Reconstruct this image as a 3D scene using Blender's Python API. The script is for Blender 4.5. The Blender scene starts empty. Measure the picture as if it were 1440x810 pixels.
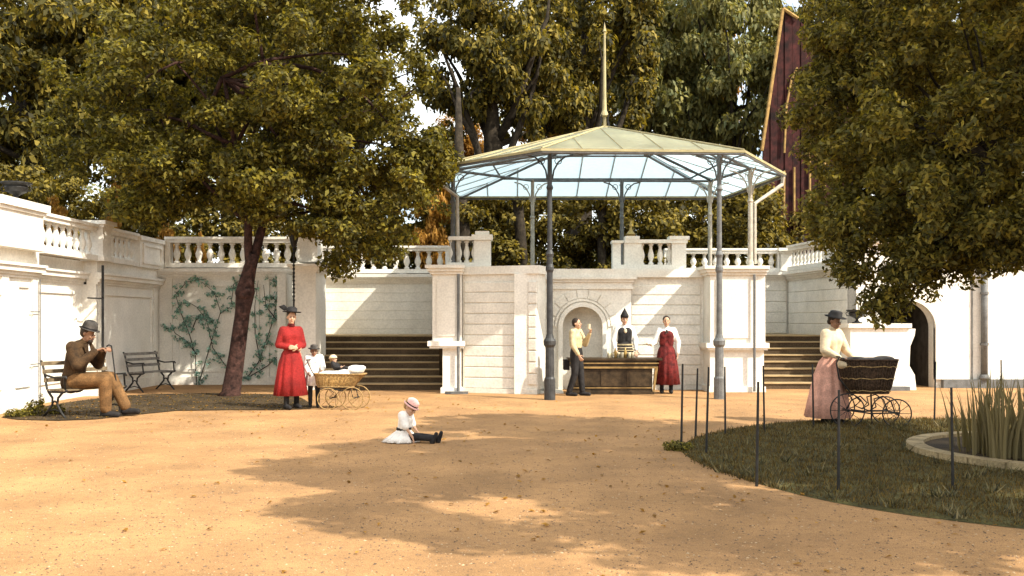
import bpy, bmesh, math, random
import numpy as np
from mathutils import Vector, Matrix
R = math.radians
PI = math.pi
random.seed(7)
sc = bpy.context.scene
C = sc.collection

# ------------------------------------------------------------------ camera
cd = bpy.data.cameras.new('camera'); cam = bpy.data.objects.new('camera', cd); C.objects.link(cam)
cam.location = (0, 0, 1.6); cam.rotation_euler = (R(90), 0, 0)
cd.sensor_width = 36; cd.lens = 36*1350/1440; cd.shift_y = 45/1440
cd.clip_start = .1; cd.clip_end = 2000
sc.camera = cam
# ------------------------------------------------------------------ light
SUN_EL, SUN_AZ = 43, 34            # azimuth measured from +X towards the camera (-Y)
dx, dy = math.cos(R(SUN_AZ)), -math.sin(R(SUN_AZ))
sundir = Vector((dx*math.cos(R(SUN_EL)), dy*math.cos(R(SUN_EL)), math.sin(R(SUN_EL))))
w = bpy.data.worlds.new('World'); sc.world = w; w.use_nodes = True
nt = w.node_tree; nt.nodes.clear()
sky = nt.nodes.new('ShaderNodeTexSky'); sky.sky_type = 'NISHITA'; sky.sun_disc = False
sky.sun_elevation = R(SUN_EL); sky.sun_rotation = math.atan2(dx, dy)
sky.dust_density = 3.0; sky.ozone_density = .6; sky.air_density = 1.0
bg = nt.nodes.new('ShaderNodeBackground'); bg.inputs[1].default_value = .15
wo = nt.nodes.new('ShaderNodeOutputWorld')
tcw = nt.nodes.new('ShaderNodeTexCoord'); mpw = nt.nodes.new('ShaderNodeMapping'); mpw.inputs['Scale'].default_value = (1, 1, 2.2)
cn = nt.nodes.new('ShaderNodeTexNoise'); cn.inputs['Scale'].default_value = 3.2; cn.inputs['Detail'].default_value = 8; cn.inputs['Roughness'].default_value = .6
cr = nt.nodes.new('ShaderNodeValToRGB'); cr.color_ramp.elements[0].position = .33; cr.color_ramp.elements[1].position = .62
cm = nt.nodes.new('ShaderNodeMix'); cm.data_type = 'RGBA'; cm.inputs[7].default_value = (7.0, 7.2, 6.9, 1)      # sunlit thin cloud
nt.links.new(tcw.outputs['Generated'], mpw.inputs[0]); nt.links.new(mpw.outputs[0], cn.inputs['Vector']); nt.links.new(cn.outputs['Fac'], cr.inputs['Fac'])
nt.links.new(cr.outputs[0], cm.inputs[0]); nt.links.new(sky.outputs[0], cm.inputs[6]); nt.links.new(cm.outputs[2], bg.inputs[0]); nt.links.new(bg.outputs[0], wo.inputs[0])
sl = bpy.data.lights.new('sun', 'SUN'); sl.energy = 3.7; sl.angle = R(.5); sl.color = (1.0, .93, .80)
so = bpy.data.objects.new('sun', sl); C.objects.link(so)
so.rotation_euler = sundir.to_track_quat('Z', 'Y').to_euler()
so.location = (0, 0, 30)
vs = sc.view_settings
vs.view_transform = 'Standard'; vs.look = 'None'; vs.gamma = 1; vs.exposure = 1.10
sc.cycles.use_adaptive_sampling = True
sc.cycles.max_bounces = 8; sc.cycles.transparent_max_bounces = 8

# ------------------------------------------------------------------ materials
def pm(name, col, rough=.8, var=.12, scale=8, col2=None, speck=0.0, speck_scale=120, bump=.0, bump_scale=60,
       metal=0, trans=0, tcol=None, island=None, stain=0, patches=0):
    m = bpy.data.materials.new(name); m.use_nodes = True
    t = m.node_tree; N = t.nodes; L = t.links
    bs = N['Principled BSDF']; out = N['Material Output']
    bs.inputs['Roughness'].default_value = rough; bs.inputs['Metallic'].default_value = metal
    bs.inputs['Specular IOR Level'].default_value = .25
    tc = N.new('ShaderNodeTexCoord'); src = tc.outputs['Object']
    nz = N.new('ShaderNodeTexNoise'); nz.inputs['Scale'].default_value = scale; nz.inputs['Detail'].default_value = 6
    L.new(src, nz.inputs['Vector'])
    rp = N.new('ShaderNodeValToRGB'); e = rp.color_ramp.elements
    c2 = col2 if col2 else tuple(c*(1-2*var) for c in col)
    c1 = tuple(min(1, c*(1+var)) for c in col) if not col2 else col
    e[0].position = .32; e[0].color = (*c2, 1); e[1].position = .68; e[1].color = (*c1, 1)
    L.new(nz.outputs['Fac'], rp.inputs['Fac']); cur = rp.outputs[0]
    if island:
        gi = N.new('ShaderNodeNewGeometry'); r2 = N.new('ShaderNodeValToRGB')
        el = r2.color_ramp.elements
        while len(el) < len(island): el.new(.5)
        for k, (p, c) in enumerate(island): el[k].position = p; el[k].color = (*c, 1)
        L.new(gi.outputs['Random Per Island'], r2.inputs['Fac'])
        mx = N.new('ShaderNodeMix'); mx.data_type = 'RGBA'; mx.inputs[0].default_value = .75
        L.new(cur, mx.inputs[6]); L.new(r2.outputs[0], mx.inputs[7]); cur = mx.outputs[2]
    if stain:
        n3 = N.new('ShaderNodeTexNoise'); n3.inputs['Scale'].default_value = .9; n3.inputs['Detail'].default_value = 8
        mp = N.new('ShaderNodeMapping'); mp.inputs['Scale'].default_value = (1, 1, .35)
        L.new(src, mp.inputs[0]); L.new(mp.outputs[0], n3.inputs['Vector'])
        r3 = N.new('ShaderNodeValToRGB'); r3.color_ramp.elements[0].position = .35; r3.color_ramp.elements[1].position = .7
        r3.color_ramp.elements[0].color = (1-stain, 1-stain*1.1, 1-stain*1.35, 1); r3.color_ramp.elements[1].color = (1, 1, 1, 1)
        L.new(n3.outputs['Fac'], r3.inputs['Fac'])
        m3 = N.new('ShaderNodeMix'); m3.data_type = 'RGBA'; m3.blend_type = 'MULTIPLY'; m3.inputs[0].default_value = 1
        L.new(cur, m3.inputs[6]); L.new(r3.outputs[0], m3.inputs[7]); cur = m3.outputs[2]
    if patches:          # trodden patches and scattered darker grit, coarser than the grain
        for sc_p, lo, hi, k in ((.35, .38, .66, patches), (1.7, .42, .6, patches*.6), (14, .30, .52, patches*1.6)):
            n5 = N.new('ShaderNodeTexNoise'); n5.inputs['Scale'].default_value = sc_p; n5.inputs['Detail'].default_value = 9; n5.inputs['Roughness'].default_value = .7
            L.new(src, n5.inputs['Vector']); r5 = N.new('ShaderNodeValToRGB')
            r5.color_ramp.elements[0].position = lo; r5.color_ramp.elements[1].position = hi
            r5.color_ramp.elements[0].color = (1-k, 1-k, 1-k*.8, 1); r5.color_ramp.elements[1].color = (1, 1, 1, 1)
            L.new(n5.outputs['Fac'], r5.inputs['Fac'])
            m5 = N.new('ShaderNodeMix'); m5.data_type = 'RGBA'; m5.blend_type = 'MULTIPLY'; m5.inputs[0].default_value = 1
            L.new(cur, m5.inputs[6]); L.new(r5.outputs[0], m5.inputs[7]); cur = m5.outputs[2]
    if speck:
        n2 = N.new('ShaderNodeTexNoise'); n2.inputs['Scale'].default_value = speck_scale; n2.inputs['Detail'].default_value = 3 if not patches else 8; n2.inputs['Roughness'].default_value = .5 if not patches else .8
        L.new(src, n2.inputs['Vector'])
        r4 = N.new('ShaderNodeValToRGB'); r4.color_ramp.elements[0].position = .36; r4.color_ramp.elements[1].position = .62
        r4.color_ramp.elements[0].color = (1-speck,)*3+(1,); r4.color_ramp.elements[1].color = (1, 1, 1, 1)
        L.new(n2.outputs['Fac'], r4.inputs['Fac'])
        m4 = N.new('ShaderNodeMix'); m4.data_type = 'RGBA'; m4.blend_type = 'MULTIPLY'; m4.inputs[0].default_value = 1
        L.new(cur, m4.inputs[6]); L.new(r4.outputs[0], m4.inputs[7]); cur = m4.outputs[2]
    L.new(cur, bs.inputs['Base Color'])
    if bump:
        nb = N.new('ShaderNodeTexNoise'); nb.inputs['Scale'].default_value = bump_scale; nb.inputs['Detail'].default_value = 5
        L.new(src, nb.inputs['Vector'])
        bp = N.new('ShaderNodeBump'); bp.inputs['Strength'].default_value = bump; bp.inputs['Distance'].default_value = .02
        L.new(nb.outputs['Fac'], bp.inputs['Height']); L.new(bp.outputs[0], bs.inputs['Normal'])
    if trans:
        tb = N.new('ShaderNodeBsdfTranslucent'); ms = N.new('ShaderNodeMixShader'); ms.inputs[0].default_value = trans
        if tcol: tb.inputs[0].default_value = (*tcol, 1)
        else:
            g = N.new('ShaderNodeMix'); g.data_type = 'RGBA'; g.blend_type = 'MULTIPLY'; g.inputs[0].default_value = 1
            g.inputs[7].default_value = (1.6, 1.5, .7, 1); L.new(cur, g.inputs[6]); L.new(g.outputs[2], tb.inputs[0])
        L.new(bs.outputs[0], ms.inputs[1]); L.new(tb.outputs[0], ms.inputs[2]); L.new(ms.outputs[0], out.inputs[0])
    return m

def leafmat(name, cols, trans=.3):
    isl = [(i/(len(cols)-1), c) for i, c in enumerate(cols)]
    return pm(name, cols[-1], rough=.65, col2=cols[0], scale=.8, island=isl, trans=trans)

M = dict(
    plaster=pm('limewashed_plaster', (.87, .83, .75), .9, .04, 2.2, speck=.13, speck_scale=24, bump=.25, bump_scale=35, stain=.14),
    stone=pm('pale_dressed_stone', (.86, .82, .74), .9, .05, 3, speck=.14, speck_scale=24, bump=.25, bump_scale=40, stain=.15),
    trim=pm('white_painted_trim', (.87, .83, .75), .85, .05, 3, speck=.13, speck_scale=26, bump=.15, stain=.15),
    ground=pm('orange_sand_gravel', (.62, .345, .14), .95, .13, .9, speck=.62, speck_scale=95, bump=.35, bump_scale=150, patches=.16),
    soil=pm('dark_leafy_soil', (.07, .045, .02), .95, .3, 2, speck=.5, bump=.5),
    lawn=pm('lawn_soil', (.10, .085, .025), .95, .3, 3, speck=.5, speck_scale=40, bump=.5),
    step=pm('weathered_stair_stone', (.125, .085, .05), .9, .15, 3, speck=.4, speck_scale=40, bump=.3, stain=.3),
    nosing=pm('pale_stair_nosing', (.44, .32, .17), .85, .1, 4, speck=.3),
    iron=pm('black_cast_iron', (.022, .021, .020), .5, .2, 10, bump=.1),
    darkiron=pm('dark_grey_painted_iron', (.055, .055, .055), .5, .2, 8, speck=.3, speck_scale=60),
    greyiron=pm('grey_painted_iron', (.16, .16, .155), .5, .15, 8, speck=.3, speck_scale=60),
    paleiron=pm('pale_painted_iron', (.48, .43, .35), .5, .15, 8, speck=.25, speck_scale=60),
    fascia=pm('ochre_painted_roof_edge', (.40, .34, .18), .6, .1, 6, speck=.2),
    glass=pm('frosted_roof_glass', (.50, .45, .27), .8, .16, 1.2, speck=.3, speck_scale=10, trans=.72, tcol=(.80, .92, .98)),
    bark=pm('reddish_brown_bark', (.060, .028, .021), .95, .35, 9, speck=.4, speck_scale=30, bump=.9, bump_scale=22),
    darkbark=pm('dark_bark', (.045, .034, .022), .95, .3, 6, speck=.4, speck_scale=20, bump=.8, bump_scale=12),
    redboard=pm('dark_red_stained_timber', (.052, .012, .010), .85, .4, 3, speck=.5, speck_scale=9, bump=.5),
    palebark=pm('pale_ochre_bark', (.42, .26, .09), .9, .2, 6, speck=.3, bump=.4),
    wood=pm('dark_varnished_wood', (.062, .040, .020), .45, .3, 7, speck=.3, speck_scale=50),
    goldwood=pm('golden_wood_moulding', (.30, .19, .07), .5, .2, 9, speck=.2),
    slat=pm('grey_brown_bench_slat', (.20, .15, .09), .8, .2, 12, speck=.3),
    paleslat=pm('weathered_grey_slat', (.24, .22, .19), .8, .2, 12, speck=.3),
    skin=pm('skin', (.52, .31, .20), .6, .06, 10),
    duskskin=pm('shaded_skin', (.26, .145, .09), .6, .06, 10),  # darker copy of skin with shade put into its colour
    dark=pm('dark_detail', (.02, .014, .01), .5, .1, 10),
    lip=pm('lips', (.35, .10, .07), .5, .1, 10),
    hair=pm('dark_brown_hair', (.03, .019, .012), .6, .3, 50, bump=.4, bump_scale=150),
    fair=pm('fair_hair', (.36, .22, .09), .6, .2, 50, bump=.4, bump_scale=150),
    red=pm('red_dress_cloth', (.30, .018, .016), .85, .22, 3, speck=.35, speck_scale=60, bump=.7, bump_scale=11),
    darkred=pm('dark_red_dress_cloth', (.24, .02, .018), .85, .35, 9, speck=.35, speck_scale=60, bump=.7, bump_scale=11),
    maroon=pm('maroon_pinafore_cloth', (.16, .018, .016), .85, .3, 12, speck=.4, speck_scale=60, bump=.7, bump_scale=11),
    pink=pm('faded_pink_cloth', (.72, .38, .28), .85, .12, 9, speck=.22, speck_scale=50, bump=.7, bump_scale=11),
    cream=pm('cream_cotton', (.72, .58, .38), .85, .08, 9, speck=.15, bump=.7, bump_scale=11),
    white=pm('white_cotton', (.80, .76, .70), .85, .06, 9, speck=.10, bump=.7, bump_scale=11),
    brown=pm('brown_tweed', (.062, .034, .014), .9, .3, 10, speck=.4, speck_scale=70, bump=.7, bump_scale=11),
    tan=pm('tan_trouser_cloth', (.19, .10, .038), .9, .2, 10, speck=.35, speck_scale=70, bump=.7, bump_scale=11),
    black=pm('black_cloth', (.022, .020, .020), .8, .3, 10, speck=.2),
    grey=pm('charcoal_cloth', (.07, .062, .055), .85, .3, 10, speck=.3),
    ochre=pm('ochre_waistcoat_cloth', (.58, .47, .27), .85, .15, 10, speck=.2),
    hatpink=pm('pink_hat_cloth', (.72, .42, .38), .85, .08, 10),
    lightwicker=pm('light_wicker', (.50, .32, .12), .7, .25, 30, speck=.3, speck_scale=60),
    darkwicker=pm('dark_brown_wicker', (.075, .042, .022), .7, .35, 30, speck=.3, speck_scale=60),
    goldwicker=pm('gold_wicker_trim', (.34, .22, .09), .7, .25, 30),
    glassware=pm('pale_glassware', (.62, .55, .38), .2, .1, 10),
    brass=pm('dull_brass', (.42, .28, .09), .4, .1, 10, metal=.4),
    kerb=pm('pale_basin_stone', (.40, .30, .16), .9, .15, 5, speck=.3, speck_scale=40, bump=.4),
    water=pm('dark_basin_water', (.02, .022, .015), .6, .1, 10),
    void=pm('unlit_passage_plaster', (.06, .05, .04), .95, .2, 5),  # darkness inside the passage is put into this colour
    gravel=pm('gravel_stones', (.30, .19, .10), .9, .2, 30, island=[(0, (.05, .035, .03)), (.4, (.20, .12, .07)), (.75, (.42, .25, .12)), (1, (.55, .40, .24))]),
    mane=leafmat('olive_leaves', [(.012, .014, .005), (.05, .048, .010), (.33, .27, .035), (.12, .11, .016), (.02, .022, .008), (.20, .16, .024)], .36),
    nearleaf=leafmat('dark_olive_leaves', [(.014, .014, .006), (.07, .066, .014), (.38, .31, .06), (.15, .145, .035), (.022, .024, .010), (.24, .20, .04)], .42),
    back=leafmat('woodland_leaves', [(.018, .018, .006), (.10, .085, .015), (.42, .31, .05), (.12, .105, .018), (.02, .020, .008)], .36),
    greyback=leafmat('pale_olive_leaves', [(.05, .055, .022), (.18, .17, .05), (.38, .33, .10), (.16, .20, .10), (.20, .17, .05)], .36),
    gold=leafmat('golden_autumn_leaves_and_light', [(.14, .07, .012), (.36, .18, .028), (.52, .28, .05), (.26, .13, .02)]),
    hedge=leafmat('hedge_leaves', [(.02, .018, .006), (.12, .10, .018), (.34, .25, .035), (.05, .042, .010)]),
    copper=leafmat('copper_red_leaves', [(.02, .004, .004), (.06, .009, .008), (.10, .014, .010), (.04, .007, .006)]),
    vine=leafmat('blue_green_vine_leaves', [(.05, .07, .06), (.22, .42, .38), (.42, .66, .62), (.08, .14, .12), (.30, .50, .46)]),
    grass=leafmat('olive_grass', [(.020, .014, .006), (.055, .036, .013), (.22, .14, .035), (.085, .055, .018), (.12, .085, .024)]),
    reed=leafmat('reed_blades', [(.022, .024, .014), (.07, .065, .032), (.26, .20, .09), (.11, .10, .05)], .2),
)

# ------------------------------------------------------------------ mesh helpers
def rotto(v):
    v = Vector(v)
    return v.to_track_quat('Z', 'Y').to_matrix() if v.length > 1e-9 else Matrix.Identity(3)

class MB:
    def __init__(s): s.v = []; s.f = []
    def add(s, vs_, fs):
        n = len(s.v); s.v += [tuple(p) for p in vs_]; s.f += [tuple(i+n for i in f) for f in fs]; return s
    def box(s, x0, x1, y0, y1, z0, z1):
        return s.add([(x0,y0,z0),(x1,y0,z0),(x1,y1,z0),(x0,y1,z0),(x0,y0,z1),(x1,y0,z1),(x1,y1,z1),(x0,y1,z1)],
                     [(0,3,2,1),(4,5,6,7),(0,1,5,4),(1,2,6,5),(2,3,7,6),(3,0,4,7)])
    def obox(s, p0, p1, thick, z0, z1, proud=0, e0=0, e1=0, bev=0):
        p0 = Vector(p0); p1 = Vector(p1); d = (p1-p0).normalized(); n = Vector((d.y, -d.x))
        a = p0-d*e0; b = p1+d*e1; f = n*proud; k = -n*thick
        if bev:
            q = n*(proud-bev); dd = d*bev
            vs_ = []
            for z in (z0, z1):
                vs_ += [(*(a+q), z), (*(b+q), z), (*(b+k), z), (*(a+k), z)]
            vs_ += [(*(a+dd+f), z0+bev), (*(b-dd+f), z0+bev), (*(b-dd+f), z1-bev), (*(a+dd+f), z1-bev)]
            return s.add(vs_, [(0,3,2,1),(4,5,6,7),(1,2,6,5),(2,3,7,6),(3,0,4,7),(8,9,10,11),(0,1,9,8),(1,5,10,9),(5,4,11,10),(4,0,8,11)])
        pts = [a+f, b+f, b+k, a+k]
        return s.add([(p.x,p.y,z) for z in (z0,z1) for p in pts],
                     [(0,3,2,1),(4,5,6,7),(0,1,5,4),(1,2,6,5),(2,3,7,6),(3,0,4,7)])
    def prism(s, poly, z0, z1):
        n = len(poly)
        return s.add([(x,y,z0) for x,y in poly]+[(x,y,z1) for x,y in poly],
                     [tuple(range(n-1,-1,-1)), tuple(range(n,2*n))]+[(i,(i+1)%n,(i+1)%n+n,i+n) for i in range(n)])
    def tube(s, pts, rad, seg=8, caps=True):
        pts = [Vector(p) for p in pts]; n = len(pts)
        rad = rad if isinstance(rad, (list, tuple)) else [rad]*n
        vv = []; ref = None
        for i, p in enumerate(pts):
            t = (pts[min(i+1,n-1)]-pts[max(i-1,0)]).normalized()
            if ref is None: ref = Vector((1,0,0)) if abs(t.x) < .8 else Vector((0,1,0))
            a = (ref-t*ref.dot(t)).normalized(); b = t.cross(a); ref = a
            for k in range(seg):
                th = 2*PI*k/seg; vv.append(p+(a*math.cos(th)+b*math.sin(th))*rad[i])
        ff = [(i*seg+k, i*seg+(k+1)%seg, (i+1)*seg+(k+1)%seg, (i+1)*seg+k) for i in range(n-1) for k in range(seg)]
        if caps: ff += [tuple(range(seg-1,-1,-1)), tuple((n-1)*seg+k for k in range(seg))]
        return s.add(vv, ff)
    def lathe(s, c, prof, seg=16, sx=1, sy=1, rot=None, caps=True, wave=0, nw=8):
        vv = []
        for r, z in prof:
            for k in range(seg):
                th = 2*PI*k/seg; rr = r*(1+wave*math.sin(nw*th)*(1 if wave else 0))
                p = Vector((rr*math.cos(th)*sx, rr*math.sin(th)*sy, z))
                if rot: p = rot @ p
                vv.append(p+Vector(c))
        n = len(prof)
        ff = [(i*seg+k, i*seg+(k+1)%seg, (i+1)*seg+(k+1)%seg, (i+1)*seg+k) for i in range(n-1) for k in range(seg)]
        if caps: ff += [tuple(range(seg-1,-1,-1)), tuple((n-1)*seg+k for k in range(seg))]
        return s.add(vv, ff)
    def ell(s, c, r, seg=12, rings=8, rot=None):
        if not isinstance(r, (list, tuple)): r = (r, r, r)
        prof = [(max(math.sin(PI*i/rings), .002), -math.cos(PI*i/rings)) for i in range(rings+1)]
        vv = []
        for a, z in prof:
            for k in range(seg):
                th = 2*PI*k/seg; p = Vector((a*math.cos(th)*r[0], a*math.sin(th)*r[1], z*r[2]))
                if rot: p = rot @ p
                vv.append(p+Vector(c))
        n = rings+1
        ff = [(i*seg+k, i*seg+(k+1)%seg, (i+1)*seg+(k+1)%seg, (i+1)*seg+k) for i in range(n-1) for k in range(seg)]
        ff += [tuple(range(seg-1,-1,-1)), tuple((n-1)*seg+k for k in range(seg))]
        return s.add(vv, ff)
    def cap(s, p0, p1, r0, r1=None):
        r1 = r0 if r1 is None else r1
        p0 = Vector(p0); p1 = Vector(p1)
        s.tube([p0, p1], [r0, r1], 12)
        s.ell(p0, r0, 10, 8); s.ell(p1, r1, 10, 8); return s
    def mesh(s, name, smooth=False):
        me = bpy.data.meshes.new(name); me.from_pydata(s.v, [], s.f)
        if smooth: me.polygons.foreach_set('use_smooth', [True]*len(me.polygons))
        me.update(); return me
    def build(s, name, mat, parent=None, smooth=False, w=False, label=None, kind=None):
        if w and parent is not None:
            o0 = parent.location if parent.parent is None else parent.parent.location
            s.v = [(x-o0[0], y-o0[1], z-o0[2]) for x, y, z in s.v]
        return link(name, s.mesh(name, smooth), mat, parent, label, kind)

def link(name, me, mat, parent=None, label=None, kind=None):
    if mat and not me.materials: me.materials.append(mat)
    o = bpy.data.objects.new(name, me); C.objects.link(o)
    if parent: o.parent = parent
    if label: o['label'] = label
    if kind: o['kind'] = kind
    return o
def tag(o, label=None, cat=None, group=None, kind=None):
    for k, v_ in (('label', label), ('category', cat), ('group', group), ('kind', kind)):
        if v_: o[k] = v_
    return o
def thing(name, label, cat, loc=(0,0,0), rz=0, group=None, sc_=1):
    o = bpy.data.objects.new(name, None); C.objects.link(o); o.empty_display_size = .2
    o.location = loc; o.rotation_euler = (0,0,rz); o.scale = (sc_,)*3
    return tag(o, label, cat, group)
def copy_tree(o, parent=None):
    c = o.copy(); C.objects.link(c); c.parent = parent
    for ch in list(o.children): copy_tree(ch, c)
    return c
def put(name, me, parent, loc, rz=0, scale=(1,1,1)):
    o = bpy.data.objects.new(name, me); C.objects.link(o); o.parent = parent
    o.location = loc; o.rotation_euler = (0,0,rz); o.scale = scale; return o

def leaf_mesh(name, clumps, n, size, seed, up=.7, aspect=.5, mat=None, spread=.5):
    rng = np.random.default_rng(seed); cl = np.array(clumps, float)
    wt = np.prod(cl[:,3:6], axis=1)**(2/3); wt /= wt.sum()
    idx = rng.choice(len(cl), n, p=wt)
    d = rng.normal(size=(n,3)); d /= np.linalg.norm(d,axis=1)[:,None]
    rad = (rng.random(n)**(.45))[:,None]
    p = cl[idx,:3] + d*rad*cl[idx,3:6]
    nor = d*.6 + rng.normal(size=(n,3))*spread; nor[:,2] += up
    nor /= np.linalg.norm(nor,axis=1)[:,None]
    t = rng.normal(size=(n,3)); a = np.cross(nor,t); a /= np.linalg.norm(a,axis=1)[:,None]
    b = np.cross(nor,a)
    s = size*(.6+.8*rng.random(n))[:,None]
    tip = p + a*s; tip[:,2] -= s[:,0]*.3
    base = p - a*s*.8; l = p + b*s*aspect; r = p - b*s*aspect
    v = np.stack([base,r,tip,l],1).reshape(-1,3)
    me = bpy.data.meshes.new(name)
    me.vertices.add(n*4); me.vertices.foreach_set('co', v.ravel())
    me.loops.add(n*4); me.loops.foreach_set('vertex_index', np.arange(n*4,dtype=np.int32))
    me.polygons.add(n); me.polygons.foreach_set('loop_start', np.arange(0,n*4,4,dtype=np.int32))
    me.update(calc_edges=True)
    if mat: me.materials.append(mat)
    return me
def lobes_to_clumps(lobes, per, cr, seed, flat=.55):
    """leafy sprays spread through lobes (cx,cy,cz,rx,ry,rz), most of them near the outside"""
    rng = random.Random(seed); out = []
    vol = [l[3]*l[4]*l[5] for l in lobes]; tot = sum(v**(2/3) for v in vol)
    for l, vo in zip(lobes, vol):
        for _ in range(int(per*vo**(2/3)/tot)):
            v = Vector((rng.gauss(0,1), rng.gauss(0,1), rng.gauss(0,1))).normalized()*(.35+.67*rng.random()**.5)
            c = cr*(.6+.8*rng.random())
            out.append((l[0]+v.x*l[3], l[1]+v.y*l[4], l[2]+v.z*l[5], c, c, c*flat))
    return out
def limb_path(a, b, rng, sag=.12, n=6):
    a = Vector(a); b = Vector(b); L = (b-a).length
    o = Vector((rng.uniform(-1,1), rng.uniform(-1,1), rng.uniform(0,1)))*L*sag
    return [a.lerp(b, i/n)+o*math.sin(PI*i/n)+Vector((rng.uniform(-1,1),rng.uniform(-1,1),rng.uniform(-1,1)))*L*.015 for i in range(n+1)]

# ------------------------------------------------------------------ ground, terrace
MB().add([(-300,-60,0),(300,-60,0),(300,500,0),(-300,500,0)], [(0,1,2,3)]).build('ground', M['ground'], kind='structure')
WX = -8.75
terr = [(-60,-5),(WX-.55,-5),(WX-.55,24.0),(-5.5,24.0),(-5.5,26.9),(-1.7,26.9),(-1.7,22.4),(5.6,22.4),(5.6,27.3),(8.05,27.3),(8.35,23.0),(8.45,23.0),(8.45,25.7),(10.15,25.7),(10.15,23.0),(60,23.0),(60,180),(-60,180)]
MB().prism(terr, .02, 2.70).build('terrace', M['soil'], kind='structure')

# ------------------------------------------------------------------ walls
def moulding(p0, p1, z, prof, parent, e0=0, e1=0, name='cornice', thick=.2):
    mb = MB(); zz = z
    for h, pr in prof:
        mb.obox(p0, p1, thick, zz, zz+h, proud=pr, e0=e0 and pr*e0, e1=e1 and pr*e1); zz += h
    return mb.build(name, M['trim'], parent, w=True)
COR = [(.05,.04),(.06,.09),(.05,.15),(.09,.20)]
def panel_frame(p0, p1, u0, u1, z0, z1, parent):
    """raised rectangular border on a wall face between distances u0..u1"""
    d = (Vector(p1)-Vector(p0)).normalized(); P = lambda u: tuple(Vector(p0)+d*u)
    mb = MB(); t = .07
    mb.obox(P(u0),P(u1),.05,z1-t,z1,.035); mb.obox(P(u0),P(u1),.05,z0,z0+t,.035)
    mb.obox(P(u0),P(u0+t),.05,z0+t,z1-t,.035); mb.obox(P(u1-t),P(u1),.05,z0+t,z1-t,.035)
    return mb.build('panel_frame', M['trim'], parent, w=True)

def courses(p0, p1, z0, z1, h, parent, proud=.035, split=None):
    z = z0; k = 0
    while z < z1-.05:
        zt = min(z+h, z1)
        MB().obox(p0, p1, .02, z+.008, zt-.008, proud=proud, bev=.012).build('stone_course', M['stone'], parent, w=True)
        z = zt; k += 1

def bal_mesh(h=.50):
    prof = [(.075,0),(.075,.05),(.045,.06),(.05,.10),(.085,.18),(.088,.24),(.06,.32),(.038,.40),(.05,.42),(.038,.44),(.07,.455),(.07,.50)]
    me = MB().lathe((0,0,0), [(r, z*h/.5) for r, z in prof], 10).mesh('baluster', True)
    me.materials.append(M['trim']); return me
BAL = bal_mesh()
def balustrade(p0, p1, z0, label, n, h=.75, solid_ends=.0, slim=1.0, group=None):
    p0 = Vector(p0); p1 = Vector(p1); d = (p1-p0).normalized(); nn = Vector((d.y,-d.x)); L = (p1-p0).length
    mid = (p0+p1)/2
    t = thing('balustrade', label, 'balustrade', (mid.x, mid.y, z0), 0, group)
    MB().obox(p0,p1,.16,z0,z0+.11,proud=.14).build('base_rail', M['trim'], t, w=True)
    mb = MB().obox(p0,p1,.15,z0+h-.14,z0+h-.06,proud=.13); mb.obox(p0,p1,.19,z0+h-.06,z0+h,proud=.17).build('top_rail', M['trim'], t, w=True)
    hb = h-.25; st = solid_ends
    if st:
        for u0, u1 in ((0,st),(L-st,L)):
            MB().obox(p0+d*u0,p0+d*u1,.12,z0+.11,z0+h-.14,proud=.12).build('end_block', M['trim'], t, w=True)
    for i in range(n):
        u = st+(L-2*st)*(i+.5)/n; q = p0+d*u
        put('baluster', BAL, t, (q.x-mid.x, q.y-mid.y, .11), 0, (slim,slim,hb/.5))
    return t
def pedestal(x, y, wx, wy, z0, z1, label, cap=True, rz=0, name='pedestal'):
    t = thing(name, label, 'pedestal', (x,y,z0), rz)
    MB().box(-wx/2,wx/2,-wy/2,wy/2,.10,z1-z0-.14).build('shaft', M['trim'], t)
    MB().box(-wx/2-.04,wx/2+.04,-wy/2-.04,wy/2+.04,0,.10).build('plinth', M['trim'], t)
    mb = MB().box(-wx/2-.04,wx/2+.04,-wy/2-.04,wy/2+.04,z1-z0-.14,z1-z0-.08)
    mb.box(-wx/2-.09,wx/2+.09,-wy/2-.09,wy/2+.09,z1-z0-.08,z1-z0).build('cap', M['trim'], t)
    return t

# left wall, three bays running away from the camera
lw = thing('retaining_wall', 'long white retaining wall down the left side behind the benches', 'wall', (WX,18,0))
bays = [(3.0,17.7,0.0),(17.7,20.2,-.30),(20.2,23.75,.0)]
for y0, y1, off in bays:
    if off: y0 += .003; y1 -= .003
    MB().obox((WX+off,y0),(WX+off,y1),.4-(-off if off<0 else 0)+.3,0,2.35).build('wall_face', M['plaster'], lw, w=True)
    moulding((WX+off,y0),(WX+off,y1),2.35,[(.05,.04),(.06,.08),(.09,.16),(.05,.20)],lw,e0=.2)
    MB().obox((WX+off,y0),(WX+off,y1),.3,0,.22,proud=.05,e0=.012).build('plinth', M['stone'], lw, w=True)
    MB().obox((WX+off,y0),(WX+off,y1),.35,2.60,2.84,proud=.03,e0=.02).build('parapet_base', M['plaster'], lw, w=True)
for y in (9.2, 13.2):
    panel_frame((WX,y),(WX,y+3.4),0,3.4,.4,2.1,lw)
panel_frame((WX,16.9),(WX,17.4),0,.0001+.5,.4,2.25,lw)
panel_frame((WX,20.2),(WX,23.7),.35,3.1,.35,2.2,lw)
panel_frame((WX-.3,17.7),(WX-.3,20.2),.25,2.2,.35,2.2,lw)
for y in (16.4, 17.45, 20.3, 23.35):
    MB().obox((WX,y),(WX,y+.22),.05,.22,2.35,proud=.045).build('pilaster', M['trim'], lw, w=True)
balustrade((WX-.02,8.0),(WX-.02,15.6),2.84,'near end of the left wall balustrade, cut by the left picture edge',26)
balustrade((WX-.02,17.75),(WX-.02,20.0),2.84,'slatted balustrade panel right of the urn pedestal on the left wall',8,slim=.9)
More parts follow.
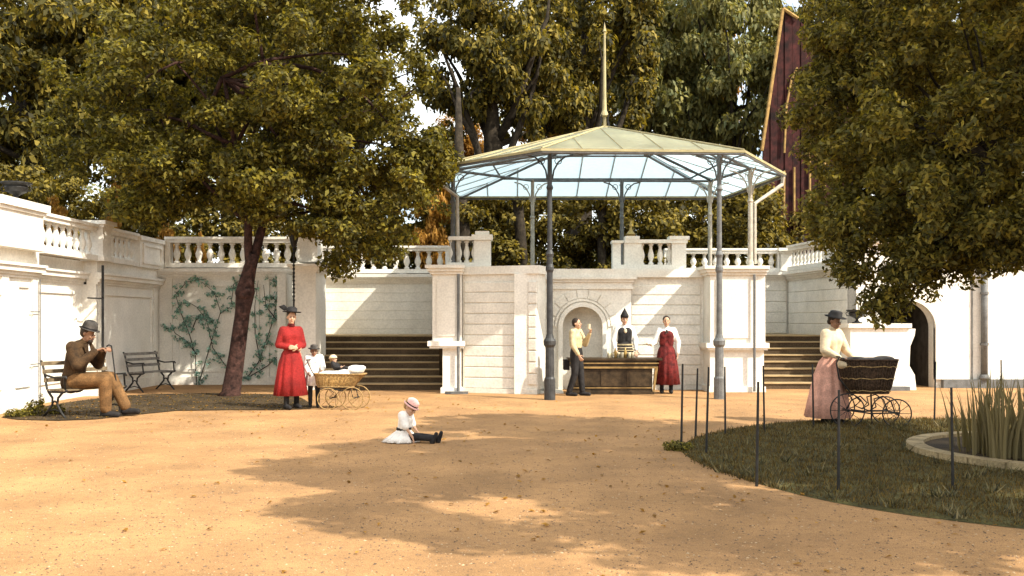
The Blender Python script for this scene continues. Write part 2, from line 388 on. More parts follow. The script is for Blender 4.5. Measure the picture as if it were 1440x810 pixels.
balustrade((WX-.02,20.65),(WX-.02,22.2),2.84,'shaded balustrade panel between the two small pedestals of left wall',6,slim=.9)
p_ = pedestal(WX-.02,16.7,.5,1.5,2.84,3.62,'broad stepped pedestal carrying the iron urn on the left wall')
MB().box(-.34,.34,-.85,.85,.78,.84).build('cap_slab', M['trim'], p_)
pedestal(WX-.02,20.3,.42,.42,2.84,3.68,'square pedestal in the middle of the left wall parapet')
pb = thing('parapet_block','solid panelled parapet block where left wall meets the vine wall','parapet',(WX,23.0,2.84))
MB().box(-.16,.13,-.75,.85,0,.62).build('block', M['trim'], pb); MB().box(-.2,.18,-.8,.9,.62,.72).build('cap', M['trim'], pb)
panel_frame((WX+.13,22.3),(WX+.13,23.8),.1,1.3,2.92,3.4,pb)
# wall behind the vine
vw = thing('retaining_wall', 'white retaining wall overgrown by a vine behind the leaning tree', 'wall', (-6.8,23.75,0))
MB().obox((WX,23.75),(-5.1,23.75),.35,0,2.62).build('wall_face', M['plaster'], vw, w=True)
moulding((WX,23.75),(-5.1,23.75),2.62,COR,vw)
MB().obox((WX,23.75),(-5.1,23.75),.2,0,.2,proud=.05).build('plinth', M['stone'], vw, w=True)
for u0, u1 in ((.05,.35),(2.55,2.75)):
    MB().obox((WX+u0,23.75),(WX+u1,23.75),.05,.2,2.62,proud=.035).build('pilaster', M['trim'], vw, w=True)
panel_frame((WX,23.75),(-5.1,23.75),.45,2.5,.32,2.5,vw)
balustrade((WX+.15,23.9),(-5.05,23.9),2.90,'balustrade above the vine wall behind the leaning tree',12,h=.76,solid_ends=.12)
# pier beside the left stairs
def pier(x0,x1,y0,y1,z1,label):
    t = thing('gate_pier', label, 'pier', ((x0+x1)/2,(y0+y1)/2,0))
    MB().box(x0,x1,y0,y1,.3,z1-.25).build('shaft', M['plaster'], t, w=True)
    MB().box(x0-.06,x1+.06,y0-.06,y1+.003,0,.3).build('plinth', M['trim'], t, w=True)
    mb = MB()
    for h, pr in ((0,.04),(.06,.09),(.12,.15)): mb.box(x0-pr,x1+pr,y0-pr,y1+.002+pr*.01,z1-.25+h,z1-.19+h)
    mb.build('cap', M['trim'], t, w=True); return t
pier(-4.98,-4.5,22.0,23.2,2.95,'square white pier behind the woman in red, left of the stairs')
pedestal(-4.75,22.7,.42,.6,2.95,3.66,'pedestal on top of the pier, half hidden by leaves')
MBs = MB().obox((-5.4,22.9),(-5.4,26.7),.2,0,2.7); lsw = MBs.build('side_wall', M['plaster']); tag(lsw,'hidden side wall closing the left stairs on the left','wall')
# wall above left stairs
sw = thing('retaining_wall','shaded grey-white wall rising behind the left stair landing','wall',(-3.5,26.6,0))
MB().obox((-5.4,26.6),(-1.7,26.6),.3,0,2.62).build('wall_face', M['plaster'], sw, w=True)
for i in range(6):
    MB().obox((-5.39,26.6),(-1.75,26.6),.02,1.1+.25*i,1.342+.25*i,proud=.02,bev=.008).build('stone_course', M['plaster'], sw, w=True)
moulding((-5.4,26.6),(-1.7,26.6),2.62,COR,sw)
balustrade((-5.35,26.75),(-1.75,26.75),2.90,'balustrade above the left stairs, its dark gaps under the tree crown',11,h=.76,solid_ends=.1)

def stairs(xa, xb, y0, n, rise, run, label, widen=None, land=1, xl=None):
    t = thing('staircase', label, 'staircase', ((xa+xb)/2,y0,0))
    for i in range(n):
        yy = y0+i*run; x0 = xa if not widen or yy < widen[0] else widen[1]
        ye = yy+run+.02 if i < n-1 else yy+land
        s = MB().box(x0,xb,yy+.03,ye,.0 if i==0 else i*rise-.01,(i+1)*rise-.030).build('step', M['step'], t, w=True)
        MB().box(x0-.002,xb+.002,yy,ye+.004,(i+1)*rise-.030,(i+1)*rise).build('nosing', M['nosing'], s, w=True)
    return t
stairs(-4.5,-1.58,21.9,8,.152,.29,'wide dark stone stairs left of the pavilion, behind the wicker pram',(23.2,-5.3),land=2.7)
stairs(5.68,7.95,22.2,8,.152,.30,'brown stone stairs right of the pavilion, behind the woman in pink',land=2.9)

# central block
cb = thing('arched_terrace_wall', 'white stone block under the pavilion with an arched niche and banded walls', 'wall', (2.0,22,0))
A0,A1 = (-1.09,21.25),(.55,20.7)
MB().obox(A0,A1,.6,0,2.60).build('wall_face', M['stone'], cb, w=True)
A0b,A1b = (-1.05,21.237),(.53,20.707)
courses((-1.05,21.2366),(.33,20.7738),.10,2.44,.234,cb,.03)
for i in range(9):
    MB().obox((.36,20.7637),(.54,20.7033),.02,.20+.25*i,.435+.25*i,proud=.045,bev=.015).build('quoin', M['stone'], cb, w=True)
MB().obox(A0,A1,.6,2.60,2.78,proud=.05,e1=.05).build('coping', M['trim'], cb, w=True)
MB().obox(A0,A1,.5,0,.10,proud=.06).build('plinth', M['stone'], cb, w=True)
MB().obox((.55,20.75),(.55,21.8),.5,0,2.6).build('return_wall', M['stone'], cb, w=True)
# niche wall: arched opening
def arch_face(mb, x0, x1, zt, xc, r, zs, y, depth, seg=20, back=True, z0=0):
    pts = [(xc-r, z0)]+[(xc-r*math.cos(PI*i/seg), zs+r*math.sin(PI*i/seg)) for i in range(seg+1)]+[(xc+r, z0)]
    mb.add([(x0,y,z0),(xc-r,y,z0),(xc-r,y,zt),(x0,y,zt)],[(0,1,2,3)])
    mb.add([(xc+r,y,z0),(x1,y,z0),(x1,y,zt),(xc+r,y,zt)],[(0,1,2,3)])
    for i in range(1,len(pts)-2):
        (xa,za),(xb_,zb) = pts[i],pts[i+1]
        mb.add([(xa,y,za),(xb_,y,zb),(xb_,y,zt),(xa,y,zt)],[(0,1,2,3)])
    for i in range(len(pts)-1):
        (xa,za),(xb_,zb) = pts[i],pts[i+1]
        mb.add([(xa,y,za),(xa,y+depth,za),(xb_,y+depth,zb),(xb_,y,zb)],[(0,1,2,3)])
    if back:
        mb.add([(x,y+depth,z) for x,z in pts],[tuple(range(len(pts)-1,-1,-1))])
    return mb
NX, NR, NS = 1.60, .48, 1.45
arch_face(MB(),.55,2.71,2.30,NX,NR,NS,21.80,.45).build('niche_wall', M['stone'], cb, w=True)
def ring(mb, xc, zs, r0, r1, a0, a1, y0, y1, n=4):
    vv = []
    for i in range(n+1):
        a = a0+(a1-a0)*i/n; c, s_ = math.cos(a), math.sin(a)
        for r in (r0, r1):
            for y in (y0, y1): vv.append((xc+r*c, y, zs+r*s_))
    ff = [(0,1,3,2),(n*4,n*4+2,n*4+3,n*4+1)]
    for i in range(n):
        b = i*4; c = b+4
        ff += [(b,b+2,c+2,c),(b+1,c+1,c+3,b+3),(b,c,c+1,b+1),(b+2,b+3,c+3,c+2)]
    return mb.add(vv, ff)
ring(MB(),NX,NS,NR-.03,NR+.07,0,PI,21.73,21.85,20).build('archivolt', M['trim'], cb, w=True)
ring(MB(),NX,NS,NR+.10,NR+.15,0,PI,21.755,21.85,20).build('archivolt', M['trim'], cb, w=True)
for sx in (-1,1):
    x = NX+sx*(NR+.02)
    MB().box(x-.05,x+.05,21.73,21.85,.0,NS).build('jamb', M['trim'], cb, w=True)
for k in range(9):
    a0 = PI*k/9+.015; a1 = PI*(k+1)/9-.015
    ring(MB(),NX,NS,NR+.17,NR+.36,a0,a1,21.772,21.84,3).build('voussoir', M['stone'], cb, w=True)
for i in range(6):
    MB().obox((2.28,21.8),(2.70,21.8),.02,.15+.24*i,.375+.24*i,proud=.025,bev=.01).build('quoin', M['stone'], cb, w=True)
    MB().obox((.56,21.8),(.92,21.8),.02,.15+.24*i,.375+.24*i,proud=.025,bev=.01).build('quoin', M['stone'], cb, w=True)
moulding((.56,21.8),(2.71,21.8),2.30,[(.06,.04),(.10,.02),(.06,.06),(.06,.11)],cb,e1=1,name='entablature')
MB().box(.56,2.71,21.74,22.6,2.58,2.76).build('coping', M['trim'], cb, w=True)
MB().box(.42,1.12,20.9,21.75,0,.035).build('doorstep', M['trim'], cb, w=True)
# right banded panel
MB().box(2.71,4.42,22.1,22.5,0,2.58).build('wall_face', M['stone'], cb, w=True)
courses((2.74,22.1),(4.34,22.1),.10,2.40,.23,cb,.03)
MB().box(2.70,4.42,22.0,22.55,2.58,2.765).build('coping', M['trim'], cb, w=True)
MB().box(2.72,4.42,22.04,22.2,0,.10).build('plinth', M['stone'], cb, w=True)
# end piers carrying columns
def end_pier(x0,x1,y0,y1,zb,label,lx0=None):
    lx0 = x0 if lx0 is None else lx0
    t = thing('corner_pier', label, 'pier', ((x0+x1)/2,(y0+y1)/2,0))
    MB().box(lx0,x1-.02,y0+.04,y1,.0,zb).build('lower_shaft', M['trim'], t, w=True)
    MB().box(lx0-.04,x1+.01,y0-.02,y1+.001,0,.12).build('plinth', M['trim'], t, w=True)
    mb = MB().box(x0-.10,x1+.07,y0-.09,y1+.002,zb,zb+.11); mb.box(x0-.06,x1+.04,y0-.05,y1+.0015,zb-.05,zb).build('belt', M['trim'], t, w=True)
    MB().box(x0,x1,y0,y1+.001,zb+.11,2.60).build('upper_shaft', M['trim'], t, w=True)
    mb = MB()
    for z, h, pr in ((2.60,.06,.05),(2.66,.07,.10),(2.73,.07,.15)): mb.box(x0-pr,x1+pr*.4,y0-pr,y1+.002+pr*.01,z,z+h)
    mb.build('cap', M['trim'], t, w=True)
    return t
ep = end_pier(-1.74,-1.10,20.98,22.0,1.03,'white corner pier at the left end of the pavilion base',-1.52)
MB().box(-1.64,-1.24,20.955,21.0,1.25,2.5).build('panel', M['plaster'], ep, w=True)
MB().tube([(-1.17,20.93,0),(-1.17,20.93,2.6)],.03,8).build('drainpipe', M['greyiron'], ep, w=True)
rp_ = end_pier(4.40,5.62,21.3,22.4,.98,'white corner pier with a belt course right of the pavilion base')
MB().box(4.52,5.26,21.275,21.32,1.2,2.5).build('panel', M['plaster'], rp_, w=True)
MB().tube([(5.36,21.22,.02),(5.36,21.22,2.6)],.03,8).build('drainpipe', M['greyiron'], rp_, w=True)
# step block by the left pier foot
tag(MB().box(-1.45,-.95,20.72,20.9,0,.05).build('drain_cover', M['greyiron']), 'flat dark drain cover at the foot of the left corner pier', 'drain cover')
# parapets with three balusters over the base
def parapet(x0,x1,y,label,bx0,bx1,solid,z0=2.76):
    t = thing('parapet', label, 'parapet', ((x0+x1)/2,y,z0))
    MB().box(x0,x1,y,y+.3,z0,z0+.12).build('base', M['trim'], t, w=True)
    for a, b in solid: MB().box(a,b,y+.01,y+.29,z0+.12,z0+.62).build('block', M['trim'], t, w=True)
    n = 3
    for i in range(n+1):
        put('baluster', BAL, t, (bx0+(bx1-bx0)*i/n-(x0+x1)/2,.15,.12),0,(.8,.8,1.0))
    return t
t = parapet(-1.42,-.47,21.35,'short white parapet with dark baluster gaps behind the left column',-1.36,-.84,[(-.84,-.47)])
MB().box(-1.42,-.84,21.33,21.67,3.38,3.46).build('top_rail', M['trim'], t, w=True)
MB().box(-.90,-.43,21.31,21.69,3.38,3.50).box(-.82,-.51,21.35,21.65,3.50,3.58).build('cap', M['trim'], t, w=True)
t = parapet(2.33,4.03,22.2,'white stepped parapet with three dark baluster gaps right of the niche',3.02,3.66,[(2.33,2.52),(2.60,3.0),(3.70,4.03)])
MB().box(2.31,2.58,22.17,22.53,3.38,3.44).build('cap', M['trim'], t, w=True)
MB().box(2.60,4.06,22.18,22.52,3.38,3.46).box(3.64,4.10,22.16,22.54,3.46,3.54).box(2.62,2.95,22.17,22.53,3.46,3.54).build('top_rail', M['trim'], t, w=True)
t = thing('garden_finial','small bronze finial rising above the stepped parapet behind','finial',(2.92,23.6,2.7))
MB().lathe((0,0,0),[(.18,0),(.18,.75),(.24,.80),(.20,.85),(.10,.95)],12).build('stand', M['brass'], t)
MB().lathe((0,0,.95),[(.09,0),(.12,.06),(.05,.14),(.025,.22),(.04,.26),(.005,.42)],12).build('knob', M['brass'], t)
# right: wall over the right stairs, side wall, balustrades
rs = thing('retaining_wall','banded white wall rising behind the right stair landing','wall',(6.7,27,0))
MB().obox((5.5,27.0),(7.76,27.0),.3,0,2.70).build('wall_face', M['stone'], rs, w=True)
for i in range(5):
    MB().obox((5.5,27.0),(7.72,27.0),.02,1.22+.30*i,1.51+.30*i,proud=.03,bev=.012).build('stone_course', M['stone'], rs, w=True)
moulding((5.5,27.0),(7.76,27.0),2.70,COR,rs)
balustrade((4.3,27.2),(7.55,27.2),2.96,'balustrade with oval gaps above the right stairs, right of the parapet',10,h=.66,solid_ends=.05)
ss = thing('retaining_wall','banded white side wall coming forward along the right stairs','wall',(8.0,25,0))
S0,S1 = (7.76,26.95),(8.12,23.2)
MB().obox(S0,S1,.25,0,2.70).build('wall_face', M['stone'], ss, w=True)
for i in range(9):
    MB().obox((7.765,26.9),(8.12,23.2),.02,.05+.29*i,.333+.29*i,proud=.03,bev=.012).build('stone_course', M['stone'], ss, w=True)
moulding(S0,S1,2.70,COR,ss)
pedestal(7.72,27.15,.3,.36,2.97,3.62,'narrow corner pedestal between the two right balustrades')
balustrade((7.82,26.8),(8.06,24.3),2.97,'slatted balustrade climbing toward the right pedestal beside the tree',10,h=.70,slim=.8)
pedestal(8.12,23.75,.5,.9,2.97,3.86,'large white pedestal ending the right balustrade under the leaves')
# right front wall with arched doorway and pipe
rw = thing('retaining_wall','tall white wall at the right with a dark arched doorway','wall',(10,22.7,0))
DX, DR, DS = 9.34, .66, 1.40
arch_face(MB(),8.14,13.0,3.3,DX,DR,DS,22.7,.35,back=False).build('wall_face', M['plaster'], rw, w=True)
MB().box(13.0,24.0,22.7,23.0,0,3.3).build('wall_face', M['plaster'], rw, w=True)
ring(MB(),DX,DS,DR,DR+.17,0,PI,22.64,22.78,20).build('arch_surround', M['trim'], rw, w=True)
for sx in (-1,1): MB().box(DX+sx*(DR+.085)-.085,DX+sx*(DR+.085)+.085,22.64,22.78,.2,DS).build('jamb', M['trim'], rw, w=True)
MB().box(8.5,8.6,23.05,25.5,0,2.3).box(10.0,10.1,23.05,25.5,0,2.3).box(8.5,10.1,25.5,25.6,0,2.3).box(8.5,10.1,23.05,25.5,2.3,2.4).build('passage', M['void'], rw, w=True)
MB().box(DX+.80,24,22.55,22.7,0,.20).build('plinth', M['greyiron'], rw, w=True)
MB().box(10.86,10.885,22.67,22.72,.2,3.3).build('expansion_joint', M['greyiron'], rw, w=True)
moulding((8.14,22.7),(24,22.7),3.3,COR,rw)
t = thing('drainpipe','grey drainpipe on the tall white wall right of the arched doorway','drainpipe',(11.12,22.6,0))
MB().tube([(0,0,.2),(0,0,3.3)],.075,12).lathe((0,0,.2),[(.12,0),(.12,.05),(.085,.12)],12).build('pipe', M['greyiron'], t, smooth=True)
for z in (1.0,2.2): MB().lathe((0,0,z),[(.095,0),(.095,.06)],12).box(-.02,.02,0,.11,0+z,.06+z).build('bracket', M['greyiron'], t)
# pedestal wall beside the right stairs
t = thing('stair_cheek','low white stair end block with curved foot, under the dark urn','wall',(8.5,22.2,0))
MB().box(7.72,9.02,21.9,22.5,0,1.42).build('block', M['plaster'], t, w=True)
MB().box(7.66,9.10,21.84,22.56,1.42,1.52).build('cap', M['trim'], t, w=True)
MB().add([(9.02,21.93,0),(9.24,21.93,0),(9.20,21.93,.35),(9.08,21.93,.55),(9.10,21.93,1.0),(9.2,21.93,1.25),(9.22,21.93,1.40),(9.02,21.93,1.40)]+[(9.02,22.47,0),(9.24,22.47,0),(9.20,22.47,.35),(9.08,22.47,.55),(9.10,22.47,1.0),(9.2,22.47,1.25),(9.22,22.47,1.40),(9.02,22.47,1.40)],
    [tuple(range(8)),tuple(range(15,7,-1))]+[(i,i+8,(i+1)%8+8,(i+1)%8) for i in range(8)]).build('scroll', M['trim'], t, w=True)
MB().box(7.7,9.0,21.7,21.9,0,.09).build('kerb', M['greyiron'], t, w=True)
def urn(x,y,z,label,s=1,wide=1):
    t = thing('urn', label, 'urn', (x,y,z), sc_=s)
    MB().box(-.13,.13,-.13,.13,0,.05).lathe((0,0,.05),[(.11,0),(.05,.05),(.045,.10),(.10,.14),(.20*wide,.20),(.24*wide,.30),(.22*wide,.34),(.31*wide,.40),(.31*wide,.43),(.2,.42)],18).build('bowl', M['iron'], t, smooth=False)
    for sx in (-1,1):
        MB().tube([(sx*.2*wide,0,.27),(sx*.3*wide,0,.27),(sx*.33*wide,0,.35),(sx*.27*wide,0,.41)],.016,6).build('handle', M['iron'], t)
    return t
urn(7.98,22.2,1.52,'small dark urn on the stair end block right of the woman in pink',.66,1.2)
urn(WX+.0,16.95,3.68,'wide black iron urn on the left wall pedestal, top left corner',.72,1.15)
# stone plants near the urn
def leafy(name,label,cat,loc,clumps,n,size,mat,seed,stem=None,group=None,up=.5,aspect=.4,part='foliage'):
    t = thing(name,label,cat,loc,group=group)
    me = leaf_mesh(part,clumps,n,size,seed,up=up,aspect=aspect,mat=mat); link(part,me,None,t)
    if stem: stem.build('stem', M['darkbark'], t)
    return t
# thin wall pipe and lamp post
t = thing('wall_pipe','thin black pipe with side brackets rising behind the seated man','pipe',(WX+.16,20.15,0))
MB().tube([(0,0,0),(0,0,2.75)],.028,8).build('pipe', M['iron'], t)
for z in (.95,2.05): MB().tube([(0,0,z),(-.05,-.6,z)],.016,6).build('bracket', M['iron'], t)
t = thing('wall_pipe','hairline grey pipe on the pilaster left of the seated man','pipe',(WX+.09,17.62,0))
MB().tube([(0,0,.1),(0,0,2.35)],.012,6).build('pipe', M['greyiron'], t)
for z in (.8,1.75): MB().tube([(0,0,z),(0,-.35,z)],.009,6).build('bracket', M['greyiron'], t)
t = thing('lamp_post','thin twisted black iron lamp post behind the woman in red','lamp post',(-4.75,20.9,0))
MB().lathe((0,0,0),[(.08,0),(.08,.25),(.04,.32),(.026,.5),(.020,2.0)],12).build('base', M['iron'], t)
mb = MB(); z = 2.0
prof = []
for i in range(14): prof += [(.018,z),(.032,z+.03),(.018,z+.06)]; z += .085
MB().lathe((0,0,0),prof+[(.02,z)],10).build('shaft', M['iron'], t)
MB().lathe((0,0,z),[(.05,0),(.13,.30),(.14,.32),(.06,.42),(.01,.5)],8).build('lantern', M['iron'], t)

# ------------------------------------------------------------------ pavilion
EH = 4.93
RP = [Vector(p) for p in ((.58,18.75),(4.58,18.95),(6.22,21.9),(5.75,26.0),(-1.45,26.0),(-1.85,21.1))]
AP = Vector((2.15,22.3)); AZ = 6.08
pv = thing('pavilion','iron pavilion with a glazed octagonal roof, slim columns and tall spire','pavilion',(2.2,22.3,0))
def P3(p,z): return Vector((p.x,p.y,z))
for i in range(6):
    a, b = RP[i], RP[(i+1)%6]
    L = (b-a).length; u = (b-a)/L
    ua = (AP-a).dot(u); nrm = Vector((-u.y,u.x)); H = (AP-a).dot(nrm)
    n = max(3, round(L/.82))
    def top(x): return H*x/ua if x <= ua else H*(L-x)/(L-ua)
    def pt(x,v,dz=0):
        q = a+u*x+nrm*v; return Vector((q.x,q.y,EH+(AZ-EH)*v/H+dz))
    for k in range(n):
        x0, x1 = L*k/n, L*(k+1)/n
        pl = [(x0,0),(x1,0)]+([(x1,top(x1))] if k < n-1 else [])
        if x0 < ua < x1: pl += [(ua,H)]
        if k > 0: pl += [(x0,top(x0))]
        bot = [pt(x,v,0) for x,v in pl]; tp = [pt(x,v,.012) for x,v in pl]; m_ = len(pl)
        MB().add(bot+tp,[tuple(range(m_-1,-1,-1)),tuple(range(m_,2*m_))]+[(j,(j+1)%m_,(j+1)%m_+m_,j+m_) for j in range(m_)]).build('roof_pane', M['glass'], pv, w=True)
        if k > 0:
            MB().tube([pt(x0,0,.02),pt(x0,top(x0)*.97,.02)],.014,4).build('glazing_bar', M['fascia'], pv, w=True)
            MB().tube([pt(x0,.02,-.02),pt(x0,top(x0)*.95,-.02)],.010,4).build('glazing_bar', M['paleiron'], pv, w=True)
    for fr in (.33,.66):
        x0 = ua*fr; x1 = L-(L-ua)*fr
        MB().tube([pt(x0,H*fr,-.07),pt(x1,H*fr,-.07)],.024,6).build('purlin', M['greyiron'], pv, w=True)
    MB().tube([P3(a,EH-.06),P3(AP,AZ-.10)],.030,6).build('hip_rafter', M['greyiron'], pv, w=True)
    MB().tube([P3(a,EH+.03),P3(AP,AZ+.02)],.022,6).build('hip_cap', M['fascia'], pv, w=True)
    # gutter and fascia
    MB().obox(a,b,.05,EH-.03,EH+.02,proud=.03,e0=.02,e1=.02).build('fascia', M['fascia'], pv, w=True)
    MB().tube([P3(a,EH-.055),P3(b,EH-.055)],.024,6).build('gutter', M['greyiron'], pv, w=True)
COLS = [(.757,19.25,0,'d'),(4.20,19.45,0,'g'),(5.30,21.35,2.80,'p'),(4.97,24.1,2.7,'p'),(2.83,24.75,2.7,'g'),(.53,24.75,2.7,'p'),(-1.32,21.5,2.80,'g')]
def roof_z(p):
    p = Vector(p)
    for i in range(6):
        a, b = RP[i], RP[(i+1)%6]; u = (b-a).normalized(); nrm = Vector((-u.y,u.x)); H = (AP-a).dot(nrm)
        if i == 0: best = 9
        best = min(best, EH+(AZ-EH)*((p-a).dot(nrm))/H)
    return best
for (x,y,z0,kind) in COLS:
    zt = roof_z((x,y))-.12; m_ = M['greyiron'] if kind == 'g' else M['darkiron'] if kind == 'd' else M['paleiron']
    if z0 == 0:
        prof = [(.13,0),(.13,.42),(.105,.46),(.10,1.05),(.14,1.10),(.15,1.18),(.10,1.24),(.075,1.32),(.070,2.55),(.095,2.60),(.095,2.66),(.072,2.72),(.072,2.86),(.095,2.92),(.06,3.0),(.055,4.2),(.085,4.25),(.055,4.32),(.055,zt)]
    else:
        prof = [(.09,z0),(.09,z0+.08),(.065,z0+.14),(.06,4.2),(.08,4.24),(.055,4.3),(.055,zt)]
    c = MB().lathe((x,y,0),[(rr*.86,zz) for rr,zz in prof],14).build('column', m_, pv, smooth=False, w=True)
    # scrolled brackets under the beam
    dirs = [Vector((math.cos(t_),math.sin(t_),0)) for t_ in (0,PI,-PI/2,PI/2)]
    for d in dirs:
        base = Vector((x,y,zt-.55))
        pts = [base+d*.05]+[base+d*(.05+.42*(1-math.cos(s_*PI/2)))+Vector((0,0,.50*math.sin(s_*PI/2))) for s_ in (.25,.5,.75,1)]
        mb = MB().tube(pts,.018,6)
        cc = base+d*.17+Vector((0,0,.38))
        mb.tube([cc+d*.07*math.cos(q)+Vector((0,0,.07*math.sin(q))) for q in [i_*PI/4 for i_ in range(9)]],.010,5)
        mb.build('bracket', m_, c, w=True)
ring_c = [COLS[i] for i in range(7)]
for i in range(7):
    a = ring_c[i]; b = ring_c[(i+1)%7]
    za = roof_z(a[:2])-.13; zb = roof_z(b[:2])-.13
    MB().tube([(a[0],a[1],za),(b[0],b[1],zb)],.035,6).build('ring_beam', M['greyiron'], pv, w=True)
MB().tube([(2.77,19.35,roof_z((2.77,19.35))-.08),(4.97,24.1,roof_z((4.97,24.1))-.1)],.03,6).build('brace', M['iron'], pv, w=True)
MB().tube([(2.0,19.2,roof_z((2.0,19.2))-.08),(-1.32,21.5,roof_z((-1.32,21.5))-.1)],.025,6).build('brace', M['greyiron'], pv, w=True)
MB().tube([(6.17,21.85,4.86),(6.15,21.85,4.68),(5.42,21.45,4.20),(5.42,21.45,2.85)],.045,8).build('downpipe', M['paleiron'], pv, w=True)
MB().tube([(-1.80,21.12,4.86),(-1.78,21.12,4.75),(-1.22,21.4,4.35),(-1.20,21.4,2.85)],.04,8).build('downpipe', M['paleiron'], pv, w=True)
fin = MB().lathe((AP.x,AP.y,AZ-.05),[(.14,0),(.14,.05),(.04,.06),(.035,.28),(.10,.31),(.08,.37),(.052,.44),(.040,.8),(.030,1.8),(.022,2.25),(.045,2.27),(.03,2.31),(.004,2.48)],12).build('spire', M['fascia'], pv, w=True)
for k in range(4):
    q = PI/4+k*PI/2
    MB().tube([(AP.x+.15*math.cos(q),AP.y+.15*math.sin(q),AZ),(AP.x+.10*math.cos(q),AP.y+.10*math.sin(q),AZ+.14),(AP.x+.11*math.cos(q),AP.y+.11*math.sin(q),AZ+.28)],.013,5).build('strut', M['iron'], fin, w=True)

# ------------------------------------------------------------------ counter and glassware
ct = thing('bar_counter','dark wooden serving counter with gold mouldings in front of the niche','counter',(2.2,20.85,0))
MB().box(1.30,3.02,20.66,21.10,.06,.56).build('body', M['wood'], ct, w=True)
MB().box(1.26,3.06,20.62,21.12,0,.06).build('plinth', M['wood'], ct, w=True)
MB().box(1.20,3.22,20.56,21.16,.735,.78).build('worktop', M['wood'], ct, w=True)
MB().box(1.26,3.12,20.61,21.13,.60,.735).build('apron', M['wood'], ct, w=True)
MB().box(1.28,3.10,20.59,21.10,.56,.60).build('moulding', M['goldwood'], ct, w=True)
MB().box(1.24,3.15,20.575,21.0,.66,.685).build('moulding', M['goldwood'], ct, w=True)
MB().box(1.31,3.01,20.635,21.0,.13,.15).build('moulding', M['goldwood'], ct, w=True)
for k in range(3):
    a = 1.36+k*.555; MB().box(a,a+.50,20.640,20.70,.18,.53).build('panel', M['wood'], ct, w=True)
MB().add([(3.02,20.63,0),(3.06,20.63,0),(3.14,20.63,.60),(3.08,20.63,.60),(3.02,20.66,0),(3.06,20.66,0),(3.14,20.66,.60),(3.08,20.66,.60)],[(0,1,2,3),(7,6,5,4),(0,4,5,1),(1,5,6,2),(2,6,7,3),(3,7,4,0)]).build('edge_moulding', M['goldwood'], ct, w=True)
tag(MB().box(1.12,1.24,20.7,21.1,.52,.74).build('crate', M['black']),'small dark box fixed beside the left end of the counter','box')
mug = MB().lathe((0,0,0),[(.032,0),(.036,.10),(.034,.115)],10).mesh('drinking_glass',True); mug.materials.append(M['glassware'])
btl = MB().lathe((0,0,0),[(.034,0),(.034,.12),(.014,.17),(.013,.22)],10).mesh('bottle',True); btl.materials.append(M['brass'])
for k,x in enumerate((2.10,2.17,2.24,2.31,2.38,2.46,2.54,2.62)):
    bt = k in (2,5)
    o = put('bottle' if bt else 'drinking_glass', btl if bt else mug, None, (x,20.78+.05*(k%2),.78))
    ordn = ['leftmost','second from the left','third from the left','fourth from the left','middle right','third from the right','second from the right','rightmost'][k]
    tag(o, ('small amber bottle, ' if bt else 'small pale glass, ')+ordn+' of the row on the counter', 'bottle' if bt else 'glass', 'bottles on the counter' if bt else 'glasses on the counter')

# ------------------------------------------------------------------ benches
def bench(loc, rz, label, slatmat, L=1.3, s=1):
    t = thing('park_bench', label, 'bench', loc, rz, 'garden benches along the left wall', s)
    for sx in (-1,1):
        x = sx*(L/2-.04); fr = MB()
        fr.tube([(x,.30,.93),(x,.26,.86),(x,.20,.66),(x,.16,.48),(x,.12,.42),(x,-.28,.43),(x,-.33,.46)],.020,6)          # back upright & seat rail
        fr.tube([(x,-.30,.44),(x,-.27,.66),(x,-.31,.68)],.016,6)
        fr.tube([(x,.22,.70),(x,0,.66),(x,-.31,.68),(x,-.33,.64)],.018,6)                     # arm
        fr.tube([(x,-.24,.43),(x,-.12,.33),(x,-.10,.22),(x,-.20,.10),(x,-.30,.0)],.020,6)
        fr.tube([(x,.12,.42),(x,.02,.33),(x,.02,.22),(x,.14,.10),(x,.26,.0)],.020,6)
        fr.tube([(x,-.10,.24),(x,-.04,.28),(x,.02,.24)],.014,6)
        fr.tube([(x,-.20,.10),(x,-.04,.14),(x,.14,.10)],.012,6)
        fr.build('end_frame', M['iron'], t, smooth=True)
    for k in range(5):
        y = -.27+k*.088; MB().box(-L/2,L/2,y-.033,y+.033,.445,.468).build('seat_slat', slatmat, t)
    for z0, z1, y in ((.58,.645,.165),(.72,.785,.195),(.85,.915,.235)):
        MB().box(-L/2,L/2,y,y+.02,z0,z1).build('back_slat', slatmat, t)
    return t
bench((-7.22,16.2,0), R(62), 'near iron bench with the seated man on it, by the left wall', M['slat'], 1.25, 1.0)
bench((-8.2,21.7,0), R(68), 'empty iron bench with pale back slats in the left wall corner', M['paleslat'], 1.1, .95)

# ------------------------------------------------------------------ people
def remesh(mb, name, mat, parent, vox=.012, it=3, label=None):
    me0 = mb.mesh(name+'_tmp'); o = bpy.data.objects.new(name+'_tmp', me0); C.objects.link(o)
    m1 = o.modifiers.new('r','REMESH'); m1.mode = 'VOXEL'; m1.voxel_size = vox; m1.use_smooth_shade = True
    m2 = o.modifiers.new('s','SMOOTH'); m2.iterations = it; m2.factor = .5
    dg = bpy.context.evaluated_depsgraph_get(); dg.update()
    me = bpy.data.meshes.new_from_object(o.evaluated_get(dg)); me.name = name
    bpy.data.objects.remove(o); bpy.data.meshes.remove(me0)
    me.materials.clear()
    me.polygons.foreach_set('use_smooth', [True]*len(me.polygons))
    return link(name, me, mat, parent, label)

